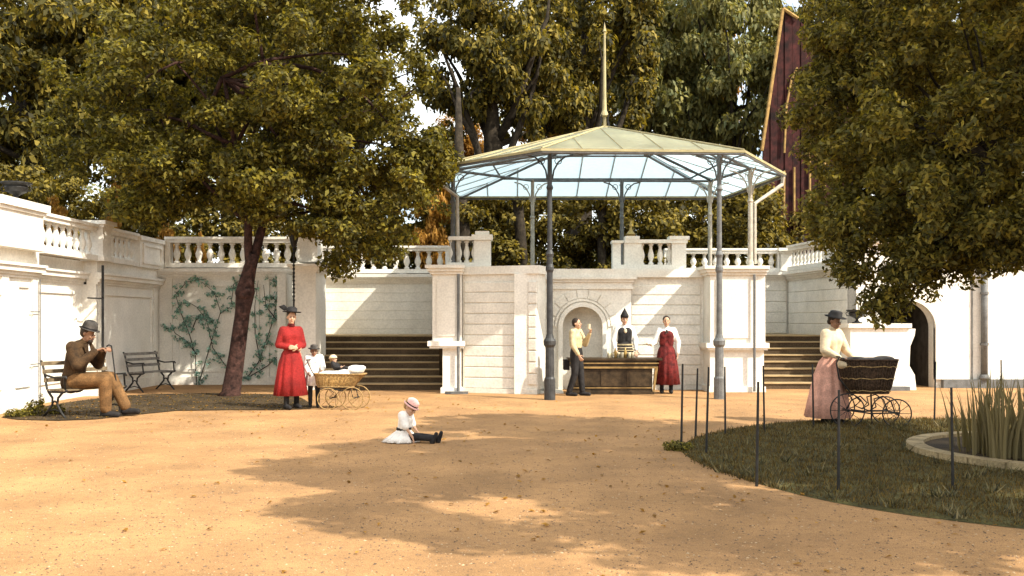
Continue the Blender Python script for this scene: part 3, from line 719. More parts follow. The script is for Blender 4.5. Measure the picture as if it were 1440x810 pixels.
def stand(**k):
    J = dict(pel=(0,0,.93), wst=(0,0,1.08), cst=(0,0,1.28), nck=(0,.01,1.43), hd=(0,-.015,1.575),
             shl=(-.17,.01,1.39), shr=(.17,.01,1.39), ell=(-.22,.02,1.12), elr=(.22,.02,1.12),
             wrl=(-.23,-.06,.88), wrr=(.23,-.06,.88), hpl=(-.09,0,.90), hpr=(.09,0,.90),
             knl=(-.10,-.01,.49), knr=(.10,-.01,.49), anl=(-.10,.02,.09), anr=(.10,.02,.09),
             fwd=(0,-1,0), hdir=(0,-1,0), hup=(0,0,1), footl=(0,-1,0), footr=(0,-1,0))
    J.update(k); return {a: Vector(b) for a, b in J.items()}

def hand(mb, wr, d, n, s=1, curl=.5):
    """palm + five bent fingers; d = direction of the hand, n = direction the palm faces"""
    d = Vector(d).normalized(); n = (Vector(n)-d*Vector(n).dot(d)).normalized(); side = d.cross(n)
    pc = wr+d*.05*s
    for o in (-.022,-.007,.008,.023): mb.cap(wr+side*o*.7*s, wr+side*o*s+d*.088*s, .0125*s, .0125*s)
    for o, L in zip((-.030,-.010,.010,.029), (.055,.070,.075,.066)):
        a = wr+side*o*s+d*.088*s
        b = a+(d*math.cos(curl*.7)+n*math.sin(curl*.7))*L*.5*s+side*o*.15*s
        c = b+(d*math.cos(curl*1.7)+n*math.sin(curl*1.7))*L*.5*s
        mb.cap(a,b,.0098*s,.0092*s); mb.cap(b,c,.0092*s,.0080*s)
    a = wr+side*.024*s+d*.025*s; b = a+(side*.8+d*.5+n*.35).normalized()*.042*s; c = b+(d*.85+n*.5+side*.1).normalized()*.034*s
    mb.cap(a,b,.0125*s,.011*s); mb.cap(b,c,.0105*s,.009*s)

def head_frame(J):
    f = J['hdir'].normalized(); u = (J['hup']-f*J['hup'].dot(f)).normalized(); r = f.cross(u)
    return Matrix((r, -f, u)).transposed()          # local x=right, -y=forward, z=up

def body(t, J, skin, s=1.0, hs=1.0, curl=(.5,.5), hd=None, vox=.009, female=False, hair=None, hairstyle='bun', beard=False, brows=True):
    """one continuous figure; s scales girth, hs scales the head"""
    mb = MB(); V = Vector
    lat = (J['shr']-J['shl']).normalized()
    for sg in (-1,1):
        mb.cap(J['cst']+lat*.065*sg*s, J['wst']+lat*.045*sg*s, .092*s, .080*s)
        mb.cap(J['wst']+lat*.045*sg*s, J['pel']+lat*.07*sg*s, .080*s, .098*s)
    mb.cap(J['shl']+lat*.02*s, J['shr']-lat*.02*s, .055*s); mb.cap(J['cst'], (J['shl']+J['shr'])/2, .09*s, .06*s)
    mb.cap((J['shl']+J['shr'])/2, J['nck'].lerp(J['hd'],.35), .052*s, .047*s)
    for q in 'lr':
        mb.cap(J['sh'+q], J['el'+q], .050*s, .038*s); mb.cap(J['el'+q], J['wr'+q], .038*s, .025*s)
        mb.cap(J['hp'+q], J['kn'+q], .082*s, .054*s)
        calf = J['kn'+q].lerp(J['an'+q],.3)
        mb.cap(J['kn'+q], calf, .052*s, .054*s); mb.cap(calf, J['an'+q], .054*s, .034*s)
        fd = J['foot'+q].normalized()
        mb.cap(J['an'+q]-fd*.03*s+V((0,0,-.03*s)), J['an'+q]+fd*.14*s+V((0,0,-.055*s)), .035*s, .026*s)
    F = head_frame(J); h = J['hd']
    g = lambda x,y,z: h+F@V((x*hs,y*hs,z*hs))
    mb.ell(g(0,.012,.03), (.073*hs,.090*hs,.088*hs), 14, 10, F)
    mb.ell(g(0,-.022,-.035), (.056*hs,.066*hs,.078*hs), 14, 10, F)
    mb.ell(g(0,-.060,-.088), (.028*hs,.024*hs,.022*hs), 10, 8, F)      # chin
    mb.cap(g(0,-.082,.012), g(0,-.102,-.022), .010*hs, .0145*hs)        # nose
    mb.ell(g(0,-.078,-.058), (.024*hs,.013*hs,.010*hs), 10, 6, F)      # lips
    for sg in (-1,1):
        mb.ell(g(sg*.074,.012,-.005), (.009*hs,.020*hs,.030*hs), 8, 6, F)
        mb.ell(g(sg*.040,-.066,-.028), (.020*hs,.016*hs,.018*hs), 8, 6, F)
    for q, cu in zip('lr', curl):
        d = J.get('hd'+q, J['wr'+q]-J['el'+q]); n = J.get('pn'+q, V((0,0,0))-lat*(-1 if q=='l' else 1))
        hand(mb, J['wr'+q], d, n, s, cu)
    b = remesh(mb, 'body', skin, t, vox, 2)
    for sg in (-1,1):
        MB().ell(g(sg*.030,-.086,.002), (.012*hs,.006*hs,.0065*hs), 8, 6, F).build('eye', M['dark'], t, smooth=True)
        if brows: MB().ell(g(sg*.030,-.088,.024), (.017*hs,.006*hs,.0045*hs), 8, 6, F).build('eyebrow', M['hair'], t, smooth=True)
    MB().ell(g(0,-.0905,-.058), (.021*hs,.005*hs,.006*hs), 8, 6, F).build('mouth', M['lip'], t, smooth=True)
    if hair:
        hb = MB()
        hb.ell(g(0,.028,.045), (.083*hs,.092*hs,.088*hs), 16, 12, F)
        if hairstyle == 'bun': hb.ell(g(0,.085,.095), (.045*hs,.045*hs,.04*hs), 12, 8, F); hb.ell(g(0,.07,-.02), (.068*hs,.05*hs,.05*hs), 12, 8, F)
        else: hb.ell(g(0,.05,-.0), (.074*hs,.062*hs,.07*hs), 12, 8, F)
        remesh(hb, 'hair', hair, t, .010, 2)
    if beard:
        bb = MB().ell(g(0,-.062,-.085), (.040*hs,.036*hs,.038*hs), 12, 8, F).ell(g(0,-.088,-.046), (.03*hs,.012*hs,.008*hs), 10, 6, F)
        remesh(bb, 'beard', M['hair'], t, .009, 1)
    return b
def top_garment(t, J, mat, name='jacket', s=1.0, add=.022, sleeve=.9, hem=.0, vox=.012, puff=0, sleeves=True, neck=.018, label=None):
    mb = MB(); lat = (J['shr']-J['shl']).normalized(); V = Vector
    for sg in (-1,1):
        mb.cap(J['cst']+lat*.070*sg*s, J['wst']+lat*.050*sg*s, .094*s+add, .080*s+add)
        if hem: mb.cap(J['wst']+lat*.05*sg*s, J['pel']+lat*.07*sg*s-V((0,0,hem)), .080*s+add, .104*s+add)
    mb.cap(J['shl']+lat*.02*s, J['shr']-lat*.02*s, .055*s+add*.8); mb.cap(J['cst'], (J['shl']+J['shr'])/2, .09*s+add, .062*s+add)
    mb.cap((J['shl']+J['shr'])/2, J['nck'].lerp(J['hd'],.12), .05*s+neck, .050*s+neck*.5)
    if sleeves:
        for q in 'lr':
            e = J['el'+q]; w_ = e.lerp(J['wr'+q], sleeve)
            mb.cap(J['sh'+q], e, .050*s+add+puff, .040*s+add+puff*.7); mb.cap(e, w_, .040*s+add+puff*.5, .028*s+add*.7)
            if puff: mb.ell(J['sh'+q]+(e-J['sh'+q])*.25+V((0,0,.015)), .068*s+puff)
    return remesh(mb, name, mat, t, vox, 3, label)
def trousers(t, J, mat, s=1.0, add=.024):
    mb = MB(); lat = (J['shr']-J['shl']).normalized()
    for sg in (-1,1): mb.cap(J['wst']+lat*.045*sg*s, J['pel']+lat*.07*sg*s, .080*s+add*.6, .100*s+add*.7)
    for q in 'lr':
        an = J['kn'+q].lerp(J['an'+q],.93)
        mb.cap(J['hp'+q], J['kn'+q], .086*s+add, .056*s+add); mb.cap(J['kn'+q], an, .056*s+add, .044*s+add)
    return remesh(mb, 'trousers', mat, t, .013, 2)
def shoes(t, J, s=1.0, boot=.12, mat=None):
    for q in 'lr':
        fd = J['foot'+q].normalized(); a = J['an'+q]; mb = MB()
        mb.cap(a-fd*.035*s+Vector((0,0,-.040*s)), a+fd*.165*s+Vector((0,0,-.054*s)), .050*s, .038*s)
        mb.cap(a+Vector((0,0,-.03*s)), a.lerp(J['kn'+q], boot/.4), .046*s, .048*s)
        remesh(mb, 'shoe', mat or M['black'], t, .010, 2)
def skirt(t, c, rings, mat, name='skirt', nw=11, seg=66, seed=1, label=None):
    """rings: (dx, dy, z, rx, ry, fold)"""
    rng = random.Random(seed); ph = [rng.uniform(0,6.28) for _ in range(4)]
    vv = []
    for (ox,oy,z,rx,ry,fo) in rings:
        for k in range(seg):
            th = 2*PI*k/seg
            w_ = 1+fo*(math.sin(nw*th+ph[0])+.5*math.sin((nw*2-3)*th+ph[1])+.5*math.sin(5*th+ph[2]))
            vv.append((c[0]+ox+rx*w_*math.cos(th), c[1]+oy+ry*w_*math.sin(th), z))
    n = len(rings)
    ff = [(i*seg+k, i*seg+(k+1)%seg, (i+1)*seg+(k+1)%seg, (i+1)*seg+k) for i in range(n-1) for k in range(seg)]
    ff += [tuple(range(seg-1,-1,-1)), tuple((n-1)*seg+k for k in range(seg))]
    return MB().add(vv,ff).build(name, mat, t, smooth=True, label=label)
def hat(t, J, prof, mat, hs=1, up=.07, name='hat', tilt=0, band=None, sx=1, sy=1.12, fwd=0):
    F = head_frame(J)@Matrix.Rotation(tilt,3,'X'); c = J['hd']+F@Vector((0,-fwd*hs,up*hs))
    o = MB().lathe(c,[(r*hs,z*hs) for r,z in prof],24,sx=sx,sy=sy,rot=F).build(name, mat, t, smooth=True)
    if band: MB().lathe(c,[(r*hs,z*hs) for r,z in band[0]],24,sx=sx,sy=sy,rot=F,caps=False).build('hat_band', band[1], o, smooth=True)
    return c, F, o

# seated man (large in the photograph)
def seated_man():
    t = thing('person','man in brown suit and bowler hat seated on the near bench, leaning on cane','person',(-7.27,15.98,.0),R(84),sc_=1.22)
    J = stand(pel=(0,.02,.50), wst=(0,.01,.64), cst=(0,-.05,.84), nck=(0,-.12,1.00), hd=(0,-.185,1.125),
        shl=(-.18,-.06,.945), shr=(.18,-.06,.945), ell=(-.24,-.17,.70), elr=(.23,-.20,.70),
        wrl=(-.10,-.36,.90), wrr=(.06,-.37,.91), hpl=(-.09,-.02,.48), hpr=(.09,-.02,.48),
        knl=(-.12,-.50,.50), knr=(.10,-.46,.52), anl=(-.11,-.50,.09), anr=(.10,-.68,.11),
        hdir=(.0,-1,-.32), hup=(0,-.3,1), footl=(0,-1,0), footr=(0,-1,.05), hdl=(.35,-.75,.25), hdr=(-.25,-.8,.2), pnl=(0,-.2,-1), pnr=(0,-.2,-1))
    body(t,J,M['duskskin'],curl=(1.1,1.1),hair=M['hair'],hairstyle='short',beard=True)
    top_garment(t,J,M['brown'],'jacket',add=.034,hem=.05)
    MB().tube([(0,-.165,.98),(0,-.175,.90),(0,-.16,.80)],[.03,.04,.012],8).build('shirt_front', M['white'], t)
    for sg in (-1,1):
        MB().add([(sg*.035,-.20,.99),(sg*.085,-.165,.975),(sg*.075,-.185,.88),(sg*.012,-.195,.80),(sg*.035,-.21,.985),(sg*.085,-.175,.97),(sg*.075,-.195,.88),(sg*.012,-.205,.80)],[(0,1,2,3),(7,6,5,4),(0,4,5,1),(1,5,6,2),(2,6,7,3),(3,7,4,0)]).build('lapel', M['brown'], t)
    trousers(t,J,M['tan'],add=.032); shoes(t,J)
    hat(t,J,[(.002,.0),(.118,-.005),(.128,.006),(.088,.006),(.092,.05),(.080,.10),(.045,.125),(.004,.132)],M['grey'],up=.062,band=([(.0915,.008),(.0935,.03)],M['black']))
    c = thing('walking_stick','thin walking stick held upright by the seated man','walking stick',(-6.62,15.98,0))
    MB().tube([(.10,0,0),(-.04,0,1.13)],.012,8).tube([(-.04,0,1.13),(-.05,0,1.17),(-.09,0,1.185),(-.13,0,1.16)],.013,8).build('stick', M['iron'], c)
seated_man()

# woman in red
def red_woman():
    t = thing('person','woman in red dress and feathered hat standing before the left pier','person',(-3.98,17.3,0),R(34),sc_=1.03)
    J = stand(shl=(-.145,.01,1.375), shr=(.145,.01,1.375), ell=(-.22,.03,1.12), wrl=(-.02,-.17,1.06), elr=(.21,-.02,1.11), wrr=(.04,-.19,1.07), hd=(.0,-.02,1.60), nck=(0,0,1.45),
        hdl=(1,-.15,0), hdr=(-1,-.1,.1), pnl=(0,1,0), pnr=(0,1,0), hdir=(-.25,-1,-.08), hup=(.06,0,1), anl=(-.11,-.06,.09), anr=(.12,.06,.09), knl=(-.11,-.08,.49), pel=(.02,0,.93), cst=(-.01,-.01,1.28))
    body(t,J,M['skin'],hair=M['hair'],curl=(.5,.5))
    top_garment(t,J,M['red'],'bodice',add=.020,puff=.004,hem=.0,sleeve=.92)
    skirt(t,(0,0),[(0,0,1.12,.125,.10,0),(0,0,1.05,.115,.095,.0),(0,0,.98,.16,.14,.02),(0,.01,.80,.21,.19,.04),(0,.02,.50,.25,.23,.06),(0,.02,.24,.285,.26,.07),(0,.02,.235,.27,.25,.07)],M['red'],seed=3)
    MB().lathe((0,0,1.04),[(.126,0),(.132,.025),(.126,.05)],24,sx=1,sy=.85,caps=False).build('belt', M['darkred'], t, smooth=True)
    MB().lathe((0,-.002,1.435),[(.062,0),(.062,.05)],16).build('collar', M['darkred'], t, smooth=True)
    shoes(t,J,boot=.16)
    c,F,o = hat(t,J,[(.002,.0),(.155,.005),(.165,.02),(.088,.016),(.092,.075),(.06,.10),(.003,.11)],M['black'],up=.082,tilt=-.1)
    fb = MB()
    for k in range(9):
        q = k*.35-.8; fb.tube([c+F@Vector((.05+.01*k,-.03,.04)), c+F@Vector((.10+.012*k,-.05*math.cos(q),.10+.02*math.sin(q*2))), c+F@Vector((.16+.008*k,-.07*math.cos(q),.06+.04*math.sin(q)))],[.02,.016,.005],6)
    fb.build('feather', M['black'], o)
red_woman()

# standing child beside the pram
def small_child():
    t = thing('person','small child in white smock and dark hat standing between woman and pram','person',(-3.62,17.55,0),R(12),sc_=.66)
    J = stand(ell=(-.22,-.02,1.14), elr=(.24,-.06,1.12), wrl=(-.16,-.18,.98), wrr=(.22,-.25,1.05), hd=(0,-.02,1.56), hdir=(.1,-1,-.1))
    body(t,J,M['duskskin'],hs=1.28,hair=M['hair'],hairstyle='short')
    top_garment(t,J,M['white'],'smock_top',add=.035,puff=.01)
    skirt(t,(0,0),[(0,0,1.15,.14,.12,0),(0,0,.95,.19,.17,.03),(0,0,.62,.25,.23,.06),(0,0,.615,.23,.21,.06)],M['white'],'smock',seed=5)
    trousers(t,J,M['black'],add=.012); shoes(t,J)
    hat(t,J,[(.002,.0),(.13,-.01),(.14,.0),(.085,.012),(.085,.06),(.05,.085),(.003,.09)],M['grey'],hs=1.2,up=.07)
small_child()

# prams
def wheel(parent, x, y, z, r, m, spokes=10, th=.010):
    mb = MB()
    mb.tube([(x+r*math.cos(2*PI*k/28),y,z+r*math.sin(2*PI*k/28)) for k in range(29)],th,6,caps=False)
    o = mb.build('wheel', m, parent, smooth=True)
    MB().tube([(x,y-.03,z),(x,y+.03,z)],.022,8).build('hub', m, o)
    for k in range(spokes):
        a = 2*PI*k/spokes; MB().tube([(x,y,z),(x+r*math.cos(a),y,z+r*math.sin(a))],.0045,4).build('spoke', m, o)
    return o
def pram_body(t, rings, mat, trim, nslat):
    """rings: (z, x0, x1, half depth)"""
    def loop(z,x0,x1,hy,seg=28,g=0):
        cx, hx = (x0+x1)/2, (x1-x0)/2; out = []
        for k in range(seg):
            th = 2*PI*k/seg; c, s_ = math.cos(th), math.sin(th)
            e = .55
            out.append((cx+(hx+g)*math.copysign(abs(c)**e,c), (hy+g)*math.copysign(abs(s_)**e,s_), z))
        return out
    vv = []; seg = 28
    for z,x0,x1,hy in rings: vv += loop(z,x0,x1,hy)
    for z,x0,x1,hy in rings[::-1][:-1]: vv += loop(z+.012,x0+.02,x1-.02,hy-.02)
    n = len(vv)//seg
    ff = [(i*seg+k, i*seg+(k+1)%seg, (i+1)*seg+(k+1)%seg, (i+1)*seg+k) for i in range(n-1) for k in range(seg)]
    ff += [tuple(range(seg-1,-1,-1)), tuple((n-1)*seg+k for k in range(seg))]
    MB().add(vv,ff).build('basket', mat, t)
    # woven ribs and braids, real relief
    ribs = MB()
    nr = nslat
    for k in range(nr):
        th = 2*PI*(k+.5)/nr; pts = []
        for z,x0,x1,hy in rings:
            cx, hx = (x0+x1)/2, (x1-x0)/2; c, s_ = math.cos(th), math.sin(th)
            pts.append((cx+(hx+.004)*math.copysign(abs(c)**.55,c), (hy+.004)*math.copysign(abs(s_)**.55,s_), z))
        ribs.tube(pts,.008,4)
    o = ribs.build('wicker_weave', trim, t); o['kind'] = 'stuff'
    for j in (0, len(rings)-1):
        z,x0,x1,hy = rings[j]; lp = loop(z,x0,x1,hy,28,.004)
        MB().tube(lp+[lp[0]],.014,6,caps=False).build('braid', trim, t, smooth=True)
t = thing('pram','light wicker pram with thin wheels and white bedding, beside woman in red','pram',(-3.12,17.35,0),R(-6))
pram_body(t,[(.40,-.38,.26,.15),(.48,-.41,.33,.18),(.56,-.42,.40,.20),(.63,-.44,.48,.21)],M['lightwicker'],M['goldwicker'],44)
for x,r in ((-.14,.19),(.30,.20)):
    for y in (-.24,.24): wheel(t,x,y,r,r,M['goldwicker'],8)
    MB().tube([(x,-.25,r),(x,.25,r)],.012,6).build('axle', M['iron'], t)
for y in (-.17,.17): MB().tube([(-.14,y,.20),(-.05,y,.30),(-.2,y,.40),(-.05,y,.36),(.10,y,.33),(.25,y,.40),(.30,y,.2)],.010,6).build('spring', M['iron'], t)
for y in (-.14,.14): MB().tube([(-.42,y,.60),(-.52,y,.78),(-.56,y,.88)],.010,6).build('handle_arm', M['iron'], t)
MB().tube([(-.56,-.15,.88),(-.56,.15,.88)],.014,8).build('handle', M['wood'], t)
t2 = thing('pram_blanket','white blanket and pillow heaped in the light wicker pram','blanket',(-3.12,17.35,.0),R(-6))
mb = MB().ell((-.02,0,.63),(.38,.18,.07),14,8).ell((.30,0,.70),(.17,.16,.09),14,8).ell((.12,.02,.68),(.18,.15,.07)).ell((.40,.0,.735),(.09,.14,.05))
remesh(mb,'blanket',M['white'],t2,.018,4)
def baby():
    t = thing('person','infant in dark clothes and bonnet lying back in the wicker pram','person',(-3.12,17.33,.66),R(80),sc_=.42)
    J = stand(pel=(0,.0,.06), wst=(0,.10,.16), cst=(0,.20,.28), nck=(0,.28,.42), hd=(0,.27,.55), shl=(-.16,.24,.38), shr=(.16,.24,.38),
      ell=(-.24,.10,.22), elr=(.24,.06,.22), wrl=(-.16,-.10,.22), wrr=(.14,-.12,.24), hpl=(-.09,-.02,.06), hpr=(.09,-.02,.06),
      knl=(-.12,-.32,.20), knr=(.12,-.32,.18), anl=(-.11,-.58,.06), anr=(.11,-.58,.06), footl=(0,-.6,1), footr=(0,-.6,1), hdir=(.2,-1,.1))
    body(t,J,M['skin'],hs=1.45,hair=M['fair'],hairstyle='short',vox=.012)
    top_garment(t,J,M['black'],'coat',add=.04,hem=.0); trousers(t,J,M['black'],add=.02)
    hat(t,J,[(.002,-.02),(.115,-.02),(.10,.03),(.06,.08),(.003,.09)],M['cream'],hs=1.45,up=.05)
baby()

# man drinking at the counter
def drinker():
    t = thing('person','dark-haired man in ochre shirt drinking at the left end of the counter','person',(1.36,20.28,0),R(62),sc_=.965)
    J = stand(elr=(.25,-.10,1.13), wrr=(.10,-.28,1.38), ell=(-.24,-.02,1.12), wrl=(-.24,-.16,.90), hdir=(0,-1,.06), hdr=(-.25,-.35,.8), pnr=(-.8,.4,0),
              anr=(.10,-.10,.09), knr=(.10,-.06,.49), anl=(-.12,.12,.09))
    body(t,J,M['skin'],hair=M['hair'],hairstyle='short',curl=(.5,1.3))
    top_garment(t,J,M['ochre'],'shirt',add=.024,puff=.008)
    trousers(t,J,M['black'],add=.022); shoes(t,J)
    g = tag(MB().lathe((0,0,0),[(.026,0),(.034,.10),(.033,.105)],12).build('drinking_glass', M['glassware']),'drinking glass held to the mouth by the man at the counter','glass')
    g.location = (1.62,20.20,1.41)
drinker()

def barmaid():
    t = thing('person','barmaid in pointed dark cap and striped apron behind the counter','person',(2.50,21.36,0),R(4),sc_=1.02)
    J = stand(shl=(-.145,.01,1.375), shr=(.145,.01,1.375), ell=(-.24,.0,1.12), wrl=(-.22,-.16,.90), elr=(.24,.0,1.12), wrr=(.24,-.16,.90), hdl=(.2,-.5,-.6), hdr=(-.2,-.5,-.6), pnl=(0,.5,-1), pnr=(0,.5,-1))
    body(t,J,M['skin'],hair=M['hair'])
    top_garment(t,J,M['white'],'blouse',add=.020,puff=.010)
    mb = MB().cap((-.06,-.01,1.30),(-.05,-.01,1.10),.118,.108).cap((.06,-.01,1.30),(.05,-.01,1.10),.118,.108)
    remesh(mb,'waistcoat',M['black'],t,.012,2)
    skirt(t,(0,0),[(0,0,1.10,.14,.12,0),(0,0,1.0,.17,.15,.02),(0,0,.6,.24,.22,.05),(0,0,.12,.29,.27,.07),(0,0,.115,.27,.25,.07)],M['black'],seed=8)
    for z,h,m_ in ((1.02,.03,'ochre'),(.96,.022,'cream'),(.90,.025,'ochre'),(.85,.02,'cream')):
        k = (1.10-z)*.35; MB().lathe((0,0,z),[(.162+k,0),(.166+k,h)],32,sx=1,sy=.9,caps=False).build('apron_stripe', M[m_], t, smooth=True)
    MB().ell((0,-.12,1.33),(.035,.02,.05)).build('brooch', M['cream'], t, smooth=True)
    shoes(t,J)
    hat(t,J,[(.002,-.01),(.088,-.01),(.090,.03),(.060,.09),(.028,.15),(.004,.20)],M['black'],up=.06,sy=1.05,tilt=.08)
barmaid()

def waitress():
    t = thing('person','bareheaded woman in dark red pinafore standing right of the counter','person',(3.37,20.95,0),R(-6),sc_=.995)
    J = stand(shl=(-.145,.01,1.375), shr=(.145,.01,1.375), ell=(-.25,-.02,1.13), wrl=(-.34,-.16,1.06), elr=(.25,.02,1.12), wrr=(.24,-.03,.87), hdl=(-.6,-.7,0), pnl=(0,0,1))
    body(t,J,M['skin'],hair=M['hair'])
    top_garment(t,J,M['white'],'blouse',add=.020,puff=.008)
    mb = MB().cap((-.055,-.015,1.27),(-.05,-.01,1.08),.118,.106).cap((.055,-.015,1.27),(.05,-.01,1.08),.118,.106)
    remesh(mb,'pinafore_bib',M['maroon'],t,.012,2)
    skirt(t,(0,0),[(0,0,1.14,.13,.115,0),(0,0,1.06,.13,.115,.01),(0,0,.95,.18,.16,.03),(0,0,.6,.24,.22,.05),(0,0,.20,.28,.26,.07),(0,0,.195,.26,.24,.07)],M['maroon'],seed=11)
    mb = MB().tube([(.0,-.125,1.39),(-.02,-.14,1.30)],[.02,.006],6).tube([(.0,-.125,1.39),(.03,-.14,1.32)],[.02,.006],6); mb.build('bow', M['grey'], t)
    shoes(t,J)
    tr = tag(MB().lathe((0,0,0),[(.10,0),(.11,.012),(.105,.014)],18).build('tray', M['glassware']),'small pale tray held out in the waitress right hand','tray')
    tr.location = (2.93,20.72,1.07)
waitress()

# woman in pink with the dark pram
def pink_woman():
    t = thing('person','woman in cream blouse, pink skirt and dark hat pushing the dark pram','person',(4.93,14.85,0),R(38),sc_=1.0)
    J = stand(cst=(0,-.03,1.29), nck=(0,-.03,1.45), hd=(0,-.07,1.58), hdir=(0,-1,-.22), shl=(-.155,-.02,1.385), shr=(.155,-.02,1.385),
        ell=(-.25,-.06,1.14), wrl=(-.15,-.27,1.02), elr=(.27,-.08,1.14), wrr=(.17,-.28,1.02), hdl=(.3,-1,-.1), hdr=(-.1,-1,-.1), pnl=(0,0,-1), pnr=(0,0,-1))
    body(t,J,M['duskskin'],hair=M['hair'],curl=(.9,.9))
    top_garment(t,J,M['cream'],'blouse',add=.022,puff=.014)
    skirt(t,(0,0),[(0,-.01,1.12,.13,.11,0),(0,0,1.04,.12,.105,.0),(0,.01,.96,.18,.165,.02),(0,.03,.75,.23,.22,.04),(0,.04,.40,.29,.29,.06),(0,.05,.10,.34,.34,.07),(0,.05,.095,.32,.32,.07)],M['pink'],seed=13,nw=10)
    MB().lathe((0,0,1.03),[(.130,0),(.137,.03),(.130,.06)],24,sx=1,sy=.85,caps=False).build('belt', M['black'], t, smooth=True)
    shoes(t,J)
    hat(t,J,[(.002,.0),(.150,-.012),(.158,-.004),(.088,.012),(.085,.075),(.06,.09),(.003,.085)],M['black'],up=.075)
pink_woman()
t = thing('pram','deep dark wicker pram with gold braid and spoked wheels beside the lawn','pram',(5.38,14.55,0),R(-4))
pram_body(t,[(.50,-.27,.30,.15),(.60,-.33,.34,.19),(.80,-.38,.38,.215),(1.0,-.41,.43,.23)],M['darkwicker'],M['darkwicker'],48)
for z,w_ in ((.53,.29),(.72,.36),(.88,.395)):
    pass
def pbraid(z,x0,x1,hy):
    lp = []
    cx,hx = (x0+x1)/2,(x1-x0)/2
    for k in range(29):
        th = 2*PI*k/28; c,s_ = math.cos(th),math.sin(th)
        lp.append((cx+(hx+.012)*math.copysign(abs(c)**.55,c),(hy+.012)*math.copysign(abs(s_)**.55,s_),z+.008*(-1)**k))
    MB().tube(lp,.008,5,caps=False).build('braid', M['goldwicker'], t)
pbraid(.535,-.29,.315,.165); pbraid(.72,-.355,.365,.205); pbraid(.90,-.395,.405,.222)
for x,r in ((-.36,.25),(.36,.21)):
    for y in (-.26,.26): wheel(t,x,y,r,r,M['iron'],10)
    MB().tube([(x,-.27,r),(x,.27,r)],.014,6).build('axle', M['iron'], t)
for y in (-.18,.18):
    pts = [(-.36,y,.25),(-.28,y,.40),(-.15,y,.46),(-.05,y,.36),(-.12,y,.28),(-.02,y,.24),(.08,y,.30),(.05,y,.42),(.18,y,.46),(.30,y,.38),(.36,y,.21)]
    MB().tube(pts,.011,6).build('spring', M['iron'], t, smooth=True)
    MB().tube([(-.36,y,.25),(0,y,.20),(.36,y,.21)],.012,6).build('undercarriage', M['iron'], t)
    MB().tube([(-.30,y,.52),(-.46,y,.72),(-.50,y,.95),(-.46,y,1.04),(-.38,y,1.02)],.012,6).build('handle_arm', M['iron'], t, smooth=True)
MB().tube([(-.46,-.19,1.045),(-.46,.19,1.045)],.016,8).build('handle', M['wood'], t)
t2 = thing('pram_cover','dark rumpled cover lying over the top of the dark pram','blanket',(5.38,14.55,0),R(-4))
remesh(MB().ell((.02,0,.985),(.40,.20,.05),16,8).ell((-.16,0,1.0),(.2,.19,.045)).ell((.25,0,1.01),(.16,.19,.05)),'cover',M['grey'],t2,.02,3)
t2 = thing('pram_pillow','cream pillow at the handle end of the dark pram','pillow',(5.38,14.55,0),R(-4))
remesh(MB().ell((-.36,-.03,.93),(.10,.17,.08),12,8),'pillow',M['cream'],t2,.02,2)

# toddler sitting on the gravel
def toddler():
    t = thing('person','toddler in white dress and pink cap sitting on the gravel, legs stretched out','person',(-1.42,12.6,0),R(72),sc_=.62)
    J = stand(pel=(0,.02,.11), wst=(0,.0,.26), cst=(0,-.04,.46), nck=(0,-.08,.60), hd=(0,-.15,.735), shl=(-.15,-.04,.57), shr=(.15,-.04,.57),
      ell=(-.22,-.13,.36), wrl=(-.17,-.28,.12), elr=(.20,-.10,.36), wrr=(.14,-.26,.20), hpl=(-.09,-.04,.10), hpr=(.09,-.04,.10),
      knl=(-.10,-.36,.12), knr=(.10,-.38,.12), anl=(-.08,-.70,.10), anr=(.08,-.76,.10), footl=(0,-.45,1), footr=(0,-.35,1),
      hdir=(-.15,-1,-.65), hup=(0,-.6,1), hdl=(0,-.3,-1), pnl=(0,.8,-.3))
    body(t,J,M['skin'],hs=1.42,hair=M['fair'],hairstyle='short',vox=.011)
    top_garment(t,J,M['white'],'dress_top',add=.034,sleeve=.0,puff=.02)
    remesh(MB().cap((-.175,-.07,.46),(-.215,-.12,.38),.07,.065),'sleeve_ribbon',M['grey'],t,.012,2)
    skirt(t,(0,0),[(0,0,.30,.15,.13,0),(0,0,.24,.17,.16,.02),(0,.02,.13,.28,.28,.05),(.0,.05,.02,.40,.40,.07),(0,.05,.015,.38,.38,.07)],M['white'],'dress_skirt',seed=4)
    MB().lathe((0,0,.25),[(.165,0),(.172,.03),(.165,.06)],24,sx=1,sy=.92,caps=False).build('sash', M['black'], t, smooth=True)
    trousers(t,J,M['black'],add=.016); shoes(t,J,s=1.1)
    hat(t,J,[(.002,-.01),(.115,-.02),(.122,-.01),(.092,.0),(.094,.03),(.088,.07),(.05,.10),(.003,.105)],M['hatpink'],hs=1.36,up=.05,band=([(.0945,.002),(.0955,.022)],M['black']),fwd=.0)
toddler()

